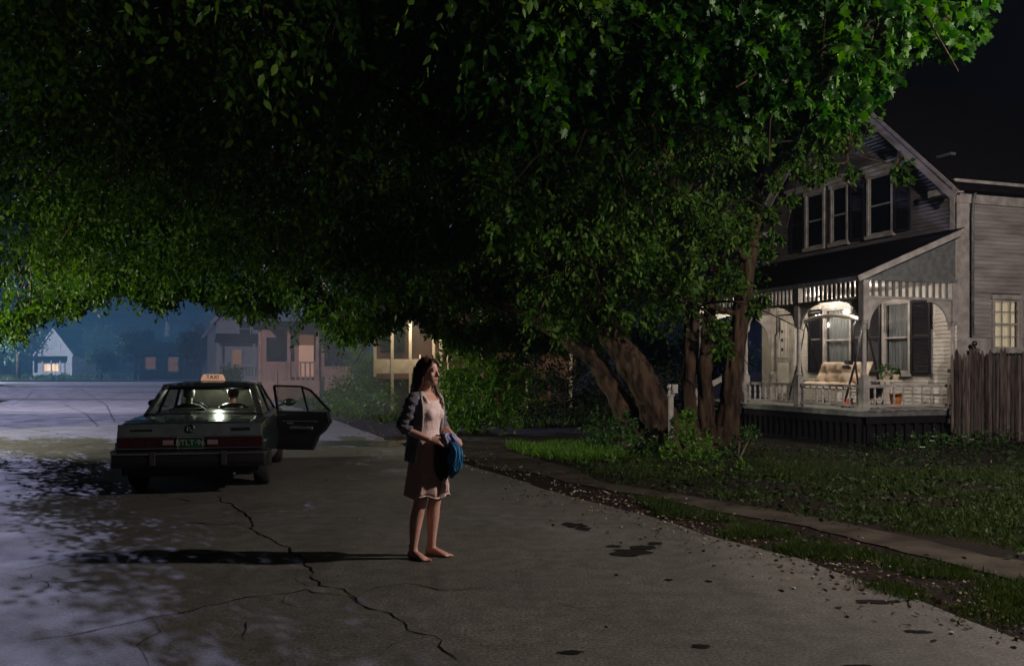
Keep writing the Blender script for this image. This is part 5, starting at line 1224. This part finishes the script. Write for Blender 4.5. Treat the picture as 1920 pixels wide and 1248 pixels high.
# cabin
MB().box(-.72, 1.42, .36, .72, 1.52, .92).build('rear_shelf', M['interior'], car) if False else MB().box(-.76, 1.25, .90, .76, 1.72, .935).build('parcel_shelf', M['interior'], car)
MB().box(-.74, 1.62, .36, .74, 2.15, .58).build('rear_seat', M['interior'], car, bevel=.04)
MB().prism([(-.74, 1.58, .55), (-.74, 1.72, .55), (-.74, 1.66, .96), (-.74, 1.54, .96)], (1.48, 0, 0)).build('rear_backrest', M['interior'], car, bevel=.03)
for s in (-1, 1):
    fs = MB().box(s * .38 - .27, 2.42, .36, s * .38 + .27, 2.95, .56).build('front_seat', M['interior'], car, bevel=.04)
    MB().prism([(s * .38 - .26, 2.34, .50), (s * .38 - .26, 2.50, .50), (s * .38 - .26, 2.38, 1.00), (s * .38 - .26, 2.26, 1.00)], (.52, 0, 0)).build('backrest', M['interior'], fs, bevel=.03)
MB().box(-.78, 3.30, .72, .78, 3.72, .93).build('dashboard', M['black'], car, bevel=.04)
sw_ = MB(); c = Vector((-.38, 3.14, .90)); tilt = Matrix.Rotation(R(-62), 4, 'X')
sw_.tube([c + tilt @ Vector((.19 * math.cos(a), .19 * math.sin(a), 0)) for a in np.linspace(0, 2 * PI, 33)], .013, 8)
for a in (0.2, PI - .2, -PI / 2): sw_.tube([c, c + tilt @ Vector((.19 * math.cos(a), .19 * math.sin(a), 0))], .012, 6)
sw_.build('steering_wheel', M['black'], car, True)
MB().box(-.11, 3.02, 1.26, .11, 3.05, 1.31).build('rear_mirror', M['black'], car, bevel=.008)
MB().box(-.08, 2.35, 1.335, .08, 2.5, 1.35).build('dome_lamp', mat('dome_lamp_glass', (.8, .9, .8), .4, emis=(.75, 1, .80), es=1.2), car)
dl = bpy.data.lights.new('dome_bulb', 'POINT'); dl.energy = 32; dl.color = (.95, 1.0, .88); dl.shadow_soft_size = .04
dlo = bpy.data.objects.new('dome_bulb', dl); col.objects.link(dlo); dlo.parent = car; dlo.location = (0, 2.95, 1.29)
# roof sign
ts = empty('taxi_sign', (0, 0, 0)); ts.parent = car; ts.location = (-.02, 2.35, 1.413); ts.scale = (.88, .88, .84)
P0 = [(-.20, 0), (.20, 0), (.185, .055), (.155, .115), (-.155, .115), (-.185, .055)]
MB().prism([(x, -.05, z) for x, z in P0], (0, .10, 0)).build('lamp_box', M['taxi'], ts, bevel=.008)
MB().box(-.21, -.06, -.015, .21, .06, .0).build('sign_base', M['dtrim'], ts)
text('TAXI', .092, 'taxitext', ts, (0, -.0525, .062), (R(90), 0, 0), 'sign_lettering', .0015)
bpy.data.objects['body'].name = 'body'
# ------------------------------------------------------------------ people
def organic(mb, name, m, parent, voxel=.006, smooth=2, fac=.5):
    o = mb.build(name, M[m], parent)
    r = o.modifiers.new('r', 'REMESH'); r.mode = 'VOXEL'; r.voxel_size = voxel
    if smooth:
        s = o.modifiers.new('s', 'SMOOTH'); s.factor = fac; s.iterations = smooth
    apply_mods(o); o.data.polygons.foreach_set('use_smooth', [True] * len(o.data.polygons))
    if not o.data.materials: o.data.materials.append(M[m])
    return o
def head(mb, c, mx, k=1.0):
    "c: point between the ears at eye height; mx turns the face from +X"
    T = Matrix.Translation(c) @ mx.to_4x4() @ Matrix.Scale(k, 4)
    rows = [(.060, -.117, .020, .018), (.052, -.108, .036, .033), (.032, -.080, .062, .048), (.014, -.050, .079, .058), (.004, -.015, .088, .064), (.0, .02, .093, .069), (-.004, .055, .089, .068), (-.008, .085, .067, .054), (-.010, .103, .035, .03), (-.010, .107, .01, .01)]
    n = 22
    mb.loft([[T @ Vector((cx + rx * math.cos(2 * PI * i / n), ry * math.sin(2 * PI * i / n), z)) for i in range(n)] for cx, z, rx, ry in rows])
    mb.tube([T @ Vector(p) for p in ((.086, 0, .012), (.098, 0, -.012), (.108, 0, -.034), (.094, 0, -.044))], [.008 * k, .010 * k, .014 * k, .010 * k], 8)
    mb.ball(T @ Vector((.086, 0, -.066)), (.012 * k, .022 * k, .007 * k), 10, 6); mb.ball(T @ Vector((.084, 0, -.077)), (.012 * k, .019 * k, .008 * k), 10, 6)
    for s in (-1, 1):
        mb.ball(T @ Vector((.078, s * .030, .022)), (.012 * k, .020 * k, .007 * k), 10, 6)
        mb.ball(T @ Vector((.066, s * .040, -.030)), (.018 * k, .018 * k, .020 * k), 10, 6)
        mb.ball(T @ Vector((-.004, s * .070, -.008)), (.018 * k, .009 * k, .030 * k), 10, 6)
    return T
def hand(mb, wrist, d, up, side=1, curl=.6, k=1.0):
    "d: towards the fingers; up: back of the hand; side: which way the thumb leaves"
    d = Vector(d).normalized(); up = Vector(up); up = (up - d * up.dot(d)).normalized(); x = d.cross(up).normalized() * side
    w_ = Vector(wrist)
    mb.loft([[w_ + d * a * k + x * (b_ * math.cos(t)) * k + up * (c_ * math.sin(t)) * k for t in np.linspace(0, 2 * PI, 13)[:-1]] for a, b_, c_ in ((-.01, .022, .018), (.02, .030, .016), (.055, .038, .014), (.082, .036, .012), (.09, .03, .010))])
    for i, (o_, L, r) in enumerate(((.028, .070, .0085), (.010, .078, .0088), (-.009, .072, .0084), (-.027, .056, .0078))):
        p = w_ + (d * .078 + x * o_) * k; pts = [p]; ang = 0
        for j, f in enumerate((.42, .32, .26)):
            ang += curl * (.8 + .12 * i) * (1 if j else .6); v = d * math.cos(ang) - up * math.sin(ang) + x * o_ * 1.2
            pts.append(pts[-1] + v.normalized() * L * f * k)
        mb.tube([w_ + (d * .05 + x * o_ * .9) * k] + pts, [r * k, r * 1.05 * k, r * k, r * .92 * k, r * .75 * k], 8)
    p = w_ + (d * .018 + x * .026) * k
    mb.tube([p, p + (d * .022 + x * .018 - up * .006) * k, p + (d * .048 + x * .024 - up * .016) * k, p + (d * .068 + x * .020 - up * .024) * k], [.012 * k, .0115 * k, .010 * k, .008 * k], 8)
def foot(mb, ankle, yaw):
    mx = Matrix.Translation((ankle[0], ankle[1], 0)) @ Matrix.Rotation(yaw, 4, 'Z')
    n = 14
    rows = [(-.055, .030, .020, .030), (-.045, .035, .032, .036), (-.01, .042, .034, .044), (.04, .036, .034, .040), (.09, .027, .037, .030), (.13, .020, .041, .021), (.155, .015, .038, .015), (.165, .012, .030, .010)]
    mb.loft([[mx @ Vector((x, ry * math.cos(2 * PI * i / n), cz + rz * math.sin(2 * PI * i / n) * .95)) for i in range(n)] for x, cz, ry, rz in rows])
    for i, (y, L, r) in enumerate(((.022, .040, .013), (.006, .036, .009), (-.008, .030, .0085), (-.020, .024, .008), (-.030, .017, .0075))):
        mb.tube([mx @ Vector((.135 - i * .006, y, .016)), mx @ Vector((.150 + L * .5 - i * .006, y * 1.05, .014)), mx @ Vector((.155 + L - i * .006, y * 1.08, .010))], [r, r, r * .8], 8)
    mb.tube([mx @ Vector((-.015, 0, .03)), mx @ Vector((-.012, 0, .07)), mx @ Vector((-.012, 0, .12))], [.038, .033, .034], 12)

WZ = R(-31)
wm = empty('person', (-.725, 7.46, .0), WZ, 'barefoot long haired woman in pale pink dress and dark cardigan standing on the street', 'person')
b = MB()
# trunk of the body
b.oval([(-.005, 0, .80, .085, .135), (-.01, 0, .86, .105, .160), (-.012, 0, .93, .108, .165), (-.005, 0, 1.0, .090, .140), (.0, 0, 1.06, .080, .120), (.004, 0, 1.13, .085, .125), (.008, 0, 1.22, .100, .140), (.0, 0, 1.30, .095, .150), (-.010, 0, 1.355, .070, .155), (-.015, 0, 1.385, .050, .12), (-.012, 0, 1.40, .042, .07)], 28)
b.tube([(-.018, 0, 1.36), (-.008, 0, 1.42), (.004, 0, 1.47), (.010, 0, 1.50)], [.060, .046, .043, .045], 16)
hm_ = Euler((0, R(-2), R(2))).to_matrix()
HT = head(b, Vector((.012, 0, 1.572)), hm_)
# legs
Na, Fa = (-.057, -.105), (-.005, .085)         # near and far ankle
b.tube([(-.01, -.080, .90), (-.008, -.088, .75), (.0, -.090, .58), (.010, -.092, .50), (-.005, -.096, .44), (-.030, -.100, .34), (-.045, -.103, .22), (-.055, -.105, .10), (-.055, -.105, .06)], [.098, .088, .066, .056, .053, .056, .044, .032, .034], 20)
b.tube([(-.01, .080, .90), (.005, .084, .75), (.020, .086, .58), (.032, .086, .50), (.018, .086, .44), (.005, .086, .34), (-.002, .086, .22), (-.005, .085, .10), (-.005, .085, .06)], [.098, .088, .066, .056, .053, .056, .044, .032, .034], 20)
foot(b, Na, R(-12)); foot(b, Fa, R(4))
# arms
EN, WN = Vector((-.085, -.215, 1.105)), Vector((.135, -.130, 1.005))
EF, WF = Vector((-.01, .225, 1.10)), Vector((.205, .120, 1.015))
b.tube([(-.01, -.135, 1.345), (-.02, -.170, 1.31), (-.05, -.195, 1.21), EN, (EN * .55 + WN * .45) + Vector((0, 0, -.004)), WN], [.050, .046, .040, .036, .034, .023], 16)
b.tube([(-.01, .135, 1.345), (-.01, .170, 1.31), (-.01, .200, 1.21), EF, (EF * .55 + WF * .45), WF], [.050, .046, .040, .036, .034, .023], 16)
hand(b, WN, (.9, .35, -.10), (-.2, -.75, .6), side=-1, curl=.38)
hand(b, WF, (.9, -.35, -.25), (.3, .6, .7), side=1, curl=.55)
skin = organic(b, 'body', 'skin', wm, .0052, 2)
# eyes
for s in (-1, 1):
    MB().ball(HT @ Vector((.0795, s * .030, .006)), (.0095, .0135, .0075), 12, 8).build('eye', M['whitelens'], wm, True)
    MB().ball(HT @ Vector((.0868, s * .029, .006)), (.0035, .0052, .0052), 10, 6).build('iris', M['hair'], wm, True)
    MB().tube([HT @ Vector((.088, s * .014, .026)), HT @ Vector((.089, s * .028, .031)), HT @ Vector((.080, s * .046, .027))], .0026, 6).build('eyebrow', M['hair'], wm, True)
M['lip'] = mat('lip', (.36, .10, .09), .45)
MB().ball(HT @ Vector((.0915, 0, -.0665)), (.0085, .019, .0045), 10, 6).ball(HT @ Vector((.0895, 0, -.0765)), (.009, .016, .0055), 10, 6).build('lips', M['lip'], wm, True)
# dress
d = MB(); d.oval([(-.004, 0, .98, .108, .155), (.002, 0, 1.03, .094, .133), (.004, 0, 1.08, .090, .130), (.008, 0, 1.14, .098, .137), (.012, 0, 1.22, .112, .150), (.006, 0, 1.28, .104, .150), (.002, 0, 1.315, .095, .128), (.0, 0, 1.33, .085, .105)], 32)
for s in (-1, 1):
    d.ball((.078, s * .062, 1.215), (.050, .056, .058), 16, 12)
    d.tube([(.075, s * .075, 1.28), (.060, s * .088, 1.34), (.02, s * .098, 1.395), (-.03, s * .095, 1.385), (-.07, s * .08, 1.31)], .016, 8)
top = organic(d, 'dress_bodice', 'dress', wm, .006, 3)
d = MB(); rows = []
for i in range(15):
    t = i / 14; z = 1.02 - t * .49; rx = .100 + .075 * t ** .8; ry = .140 + .062 * t ** .7; ring = []
    for k in range(72):
        a = 2 * PI * k / 72; f = 1 + (.012 + .050 * t) * math.sin(a * 9 + 1.5 * math.sin(a * 2) + t * 1.2) + .02 * t * math.sin(a * 17 + 2)
        ring.append(Vector((.004 + rx * f * math.cos(a), ry * f * math.sin(a), z + (.012 * math.sin(a * 5) if i == 14 else 0))))
    rows.append(ring)
d.loft(rows, cap=False); sk_ = d.build('dress_skirt', M['skirt'], wm, True)
so_ = sk_.modifiers.new('th', 'SOLIDIFY'); so_.thickness = .004
P = []
hemr = [r_ for r_ in rows[-1]]
MB().tube(hemr + [hemr[0]], .005, 5, cap=False).build('skirt_hem', M['dress'], wm, True)
# cardigan: open shell round back and sides with pushed up sleeves
cd = MB(); rows = []
spec = [(1.395, .062, .095, 62), (1.375, .080, .150, 58), (1.345, .098, .178, 55), (1.28, .120, .178, 54), (1.20, .126, .170, 56), (1.10, .122, .162, 60), (1.02, .124, .168, 66), (.94, .136, .186, 72), (.86, .146, .198, 76), (.82, .148, .202, 78)]
for j, (z, rx, ry, a0) in enumerate(spec):
    r_ = []
    for k in range(41):
        a = R(a0) + (2 * PI - 2 * R(a0)) * k / 40; f = 1 + .025 * math.sin(k * 1.1 + j * .5) * min(1, j / 4)
        r_.append(Vector((-.008 + rx * f * math.cos(a), ry * f * math.sin(a), z - (.02 * math.cos(a) if j > 7 else 0))))
    rows.append(r_)
V = [v for r_ in rows for v in r_]; F = [(j * 41 + k, j * 41 + k + 1, (j + 1) * 41 + k + 1, (j + 1) * 41 + k) for j in range(len(rows) - 1) for k in range(40)]
cg = MB().add(V, F).build('cardigan', M['cardigan'], wm, True); so_ = cg.modifiers.new('th', 'SOLIDIFY'); so_.thickness = .010; so_.offset = 1
for side in (0, 40):
    MB().tube([r_[side] + Vector((.006, 0, 0)) for r_ in rows], .011, 8).build('cardigan_edge', M['cardtrim'], wm, True)
for s, E_, mid in ((-1, EN, Vector((-.05, -.197, 1.21))), (1, EF, Vector((-.01, .202, 1.21)))):
    q = smooth_path([Vector((-.01, s * .125, 1.355)), Vector((-.02, s * .172, 1.32)), mid, E_ + Vector((0, 0, .02)), E_ + (Vector((.06, -s * .03, -.03)))], 7)
    rad = [(.060 - .012 * i / len(q)) * (1 + .10 * math.sin(i * 1.9) * min(1, i / 6)) for i in range(len(q))]
    sl_ = MB().tube(q, rad, 20, rough=.16).build('sleeve', M['cardigan'], wm, True)
    MB().tube([q[-2], q[-1], q[-1] + (q[-1] - q[-2]) * .4], [.052, .054, .050], 18).build('cuff', M['cardigan'], sl_, True)
# hair
hr_ = MB(); T = HT
n = 30; rows = []
for i in range(13):
    th = PI * (i + .3) / 13; z = .118 * math.cos(th); rr_ = math.sin(th)
    rows.append([Vector((-.016 + .104 * rr_ * math.cos(2 * PI * k / n), .082 * rr_ * math.sin(2 * PI * k / n), z + .008)) for k in range(n)])
V = [T @ v for r_ in rows for v in r_]; F = []
for i in range(12):
    for k in range(n):
        k2 = (k + 1) % n; c = (rows[i][k] + rows[i + 1][k2]) / 2
        if c.x > .042 and c.z < .060: continue
        if c.x > .0 and c.z < -.02: continue
        F.append((i * n + k, i * n + k2, (i + 1) * n + k2, (i + 1) * n + k))
F.append(tuple(range(n)))
hr_.add(V, F); cap_ = hr_.build('hair', M['hair'], wm, True); so_ = cap_.modifiers.new('th', 'SOLIDIFY'); so_.thickness = .006
rg = np.random.default_rng(12); lk = MB()
def lock(p0, p1, p2, p3, r0):
    q = smooth_path([p0, p1, p2, p3], 6); ph = rg.uniform(0, 6)
    q = [p + Vector((.006 * math.sin(i * .8 + ph), .006 * math.cos(i * .7 + ph), 0)) * (i / len(q)) for i, p in enumerate(q)]
    lk.tube(q, [r0 * (.8 + .35 * math.sin(PI * i / (len(q) - 1))) * (1 - .75 * (i / (len(q) - 1)) ** 3) for i in range(len(q))], 7)
for k in range(64):
    a = R(rg.uniform(72, 288)); u = math.cos(a); v = math.sin(a)
    p0 = T @ Vector((-.016 + .098 * u, .080 * v, rg.uniform(.0, .05)))
    p1 = T @ Vector((-.022 + .100 * u, .090 * v, -.07)); dz = rg.uniform(-.03, .03)
    p2 = Vector((-.055 + .070 * u + rg.normal() * .006, .088 * v, 1.40 + dz)); p3 = Vector((-.095 + .045 * u + rg.normal() * .008, .085 * v, 1.30 + dz + rg.uniform(-.03, .04)))
    lock(p0, p1, p2, p3, rg.uniform(.011, .017))
for k in range(14):   # the lock that falls forward over the far shoulder
    p0 = T @ Vector((.012 + rg.normal() * .008, .072, .04)); p1 = T @ Vector((.008 + rg.normal() * .006, .084, -.06))
    p2 = Vector((.045 + rg.normal() * .008, .092 + rg.normal() * .006, 1.39)); p3 = Vector((.10 + rg.normal() * .008, .080 + rg.normal() * .01, 1.275 + rg.uniform(-.03, .03)))
    lock(p0, p1, p2, p3, .010)
for k in range(16):   # hair falling from the parting past both temples
    s = -1 if k % 2 else 1
    p0 = T @ Vector((.030 + rg.normal() * .012, s * .006, .104)); p1 = T @ Vector((.070 + rg.normal() * .004, s * (.042 + rg.normal() * .004), .072)); p2 = T @ Vector((.048, s * .078, .01)); p3 = T @ Vector((.0, s * .088, -.07))
    lock(p0, p1, p2, p3, .009)
for k in range(10):   # hair swept from the near temple behind the ear
    p0 = T @ Vector((.035 + rg.normal() * .008, -.055, .080)); p1 = T @ Vector((.0 + rg.normal() * .008, -.080, .02)); p2 = T @ Vector((-.035, -.085, -.05 + rg.normal() * .01)); p3 = Vector((-.07, -.085, 1.42))
    lock(p0, p1, p2, p3, .010)
lk.build('hair_locks', M['hair'], cap_, True)

# the clothes she carries
bd = empty('bundle_of_clothes', (-.725, 7.46, 0), WZ, 'crumpled bundle of blue, navy and lilac clothes held at her waist', 'clothes')
def cloth(name, m, rings, seed, amp=.03, seg=56, fold=5):
    rows = []
    for i, (x, y, z, rx, ry) in enumerate(rings):
        ring = []; x += .012 * math.sin(i * 2.1 + seed); y += .012 * math.cos(i * 1.7 + seed)
        for k in range(seg):
            a = 2 * PI * k / seg; f = 1 + .26 * math.sin(a * fold + seed + i * .75 + 1.3 * math.sin(a * 2 + seed)) + .15 * math.sin(a * (fold * 2 + 1) - i * .6); nn = noise.noise(Vector((math.cos(a) * 2 + seed, math.sin(a) * 2, i * .5)))
            f += nn * amp * 16; ring.append(Vector((x + rx * f * math.cos(a), y + ry * f * math.sin(a), z + nn * amp)))
        rows.append(ring)
    o = MB().loft(rows).build(name, M[m], bd, True); sb = o.modifiers.new('s', 'SUBSURF'); sb.levels = 1; sb.render_levels = 1; return o
cloth('lilac_top', 'lilaccloth', [(.235, -.01, 1.060, .020, .02), (.235, -.01, 1.05, .045, .045), (.24, -.01, 1.025, .062, .06), (.245, -.02, .99, .066, .058), (.24, -.02, .955, .055, .05), (.23, -.02, .935, .03, .03)], 1.0, .02)
cloth('navy_garment', 'navycloth', [(.15, -.03, 1.045, .02, .02), (.165, -.03, 1.02, .04, .04), (.185, -.03, .95, .055, .045), (.175, -.03, .86, .062, .045), (.17, -.03, .77, .060, .04), (.175, -.03, .69, .045, .03), (.18, -.03, .655, .02, .015)], 2.4, .02)
cloth('blue_garment', 'bluecloth', [(.27, .0, .985, .035, .03), (.285, .01, .95, .048, .04), (.305, .0, .90, .056, .042), (.31, -.01, .85, .060, .04), (.295, .0, .80, .052, .038), (.29, .0, .75, .044, .03), (.268, .0, .71, .026, .02), (.26, 0, .69, .01, .01)], 5.1, .02)
cloth('blue_sleeve', 'bluecloth', [(.30, -.05, .99, .015, .015), (.32, -.055, .96, .032, .03), (.335, -.055, .90, .036, .03), (.325, -.05, .83, .034, .03), (.335, -.05, .775, .028, .024), (.33, -.05, .75, .01, .01)], 4.0, .02)
cloth('white_garment', 'dress', [(.20, -.02, .72, .012, .012), (.205, -.02, .68, .022, .02), (.195, -.02, .62, .030, .02), (.205, -.02, .575, .034, .022), (.21, -.02, .555, .02, .012)], 3.3, .01)

# the two people in the taxi
def seated(label, x, y, hairm, shirt, dark, turn=0, wheel_=False, seat=.56):
    p = empty('person', Matrix.Translation((CX, CY, 0)) @ Matrix.Rotation(CR, 4, 'Z') @ Vector((x, y, 0)), CR + R(90), label, 'person')
    b = MB(); s0 = seat
    b.oval([(-.02, 0, s0 - .02, .11, .16), (-.02, 0, s0 + .12, .11, .16), (-.03, 0, s0 + .28, .115, .165), (-.04, 0, s0 + .40, .11, .185), (-.05, 0, s0 + .46, .07, .17), (-.05, 0, s0 + .49, .05, .09)], 20)
    b.tube([(-.05, 0, s0 + .46), (-.04, 0, s0 + .52), (-.03, 0, s0 + .58)], [.055, .05, .05], 12)
    for s in (-1, 1):
        b.tube([(0, s * .09, s0 + .05), (.25, s * .11, s0 + .09), (.44, s * .12, s0 + .07), (.52, s * .12, s0 - .10), (.58, s * .12, .42)], [.09, .085, .065, .055, .045], 12)
        b.tube([(.56, s * .12, .42), (.66, s * .12, .41)], [.04, .035], 10)
        if wheel_:
            e = Vector((.16, s * .24, s0 + .20)); w2 = Vector((.42, s * .13, s0 + .38))
        else:
            e = Vector((.06, s * .23, s0 + .16)); w2 = Vector((.28, s * .14, s0 + .15))
        b.tube([(-.04, s * .17, s0 + .42), (0, s * .21, s0 + .32), e, w2], [.055, .052, .042, .028], 12)
        hand(b, w2, (.9, -s * .2, .1 if wheel_ else -.1), (0, 0, 1), side=s, curl=.7)
    HT_ = head(b, Vector((-.02, 0, s0 + .66)), Euler((0, 0, R(turn))).to_matrix(), 1.05)
    organic(b, 'body', 'skin2' if not dark else 'skin', p, .011, 2)
    t = MB(); t.oval([(-.02, 0, s0 - .02, .125, .175), (-.02, 0, s0 + .12, .122, .172), (-.03, 0, s0 + .28, .128, .178), (-.04, 0, s0 + .40, .122, .198), (-.05, 0, s0 + .47, .085, .185), (-.05, 0, s0 + .505, .06, .09)], 24)
    for s in (-1, 1):
        e = Vector((.16, s * .24, s0 + .20)) if wheel_ else Vector((.06, s * .23, s0 + .16))
        t.tube([(-.04, s * .16, s0 + .42), (0, s * .21, s0 + .32), e], [.068, .064, .055], 14)
    organic(t, 'shirt', shirt, p, .012, 2)
    h = MB(); n = 20; rows = []
    for i in range(9):
        th = PI * (i + .3) / 9; rows.append([HT_ @ Vector((-.016 + .106 * math.sin(th) * math.cos(2 * PI * k / n), .084 * math.sin(th) * math.sin(2 * PI * k / n), .118 * math.cos(th) + .006)) for k in range(n)])
    F = []
    inv = HT_.inverted()
    for i in range(8):
        for k in range(n):
            c = inv @ ((rows[i][k] + rows[i + 1][(k + 1) % n]) / 2)
            if (c.x > .03 and c.z < .07) or (c.z < -.05): continue
            F.append((i * n + k, i * n + (k + 1) % n, (i + 1) * n + (k + 1) % n, (i + 1) * n + k))
    F.append(tuple(range(n))); o = MB().add([v for r_ in rows for v in r_], F).build('hair', M[hairm], p, True); so2 = o.modifiers.new('th', 'SOLIDIFY'); so2.thickness = .014
    return p
seated('grey haired driver sitting at the wheel inside the taxi', -.40, 2.62, 'greyhair', 'interior', False, wheel_=True)
seated('dark haired passenger in the front of the taxi, right of the driver', .24, 2.66, 'hair', 'black', True, turn=10)
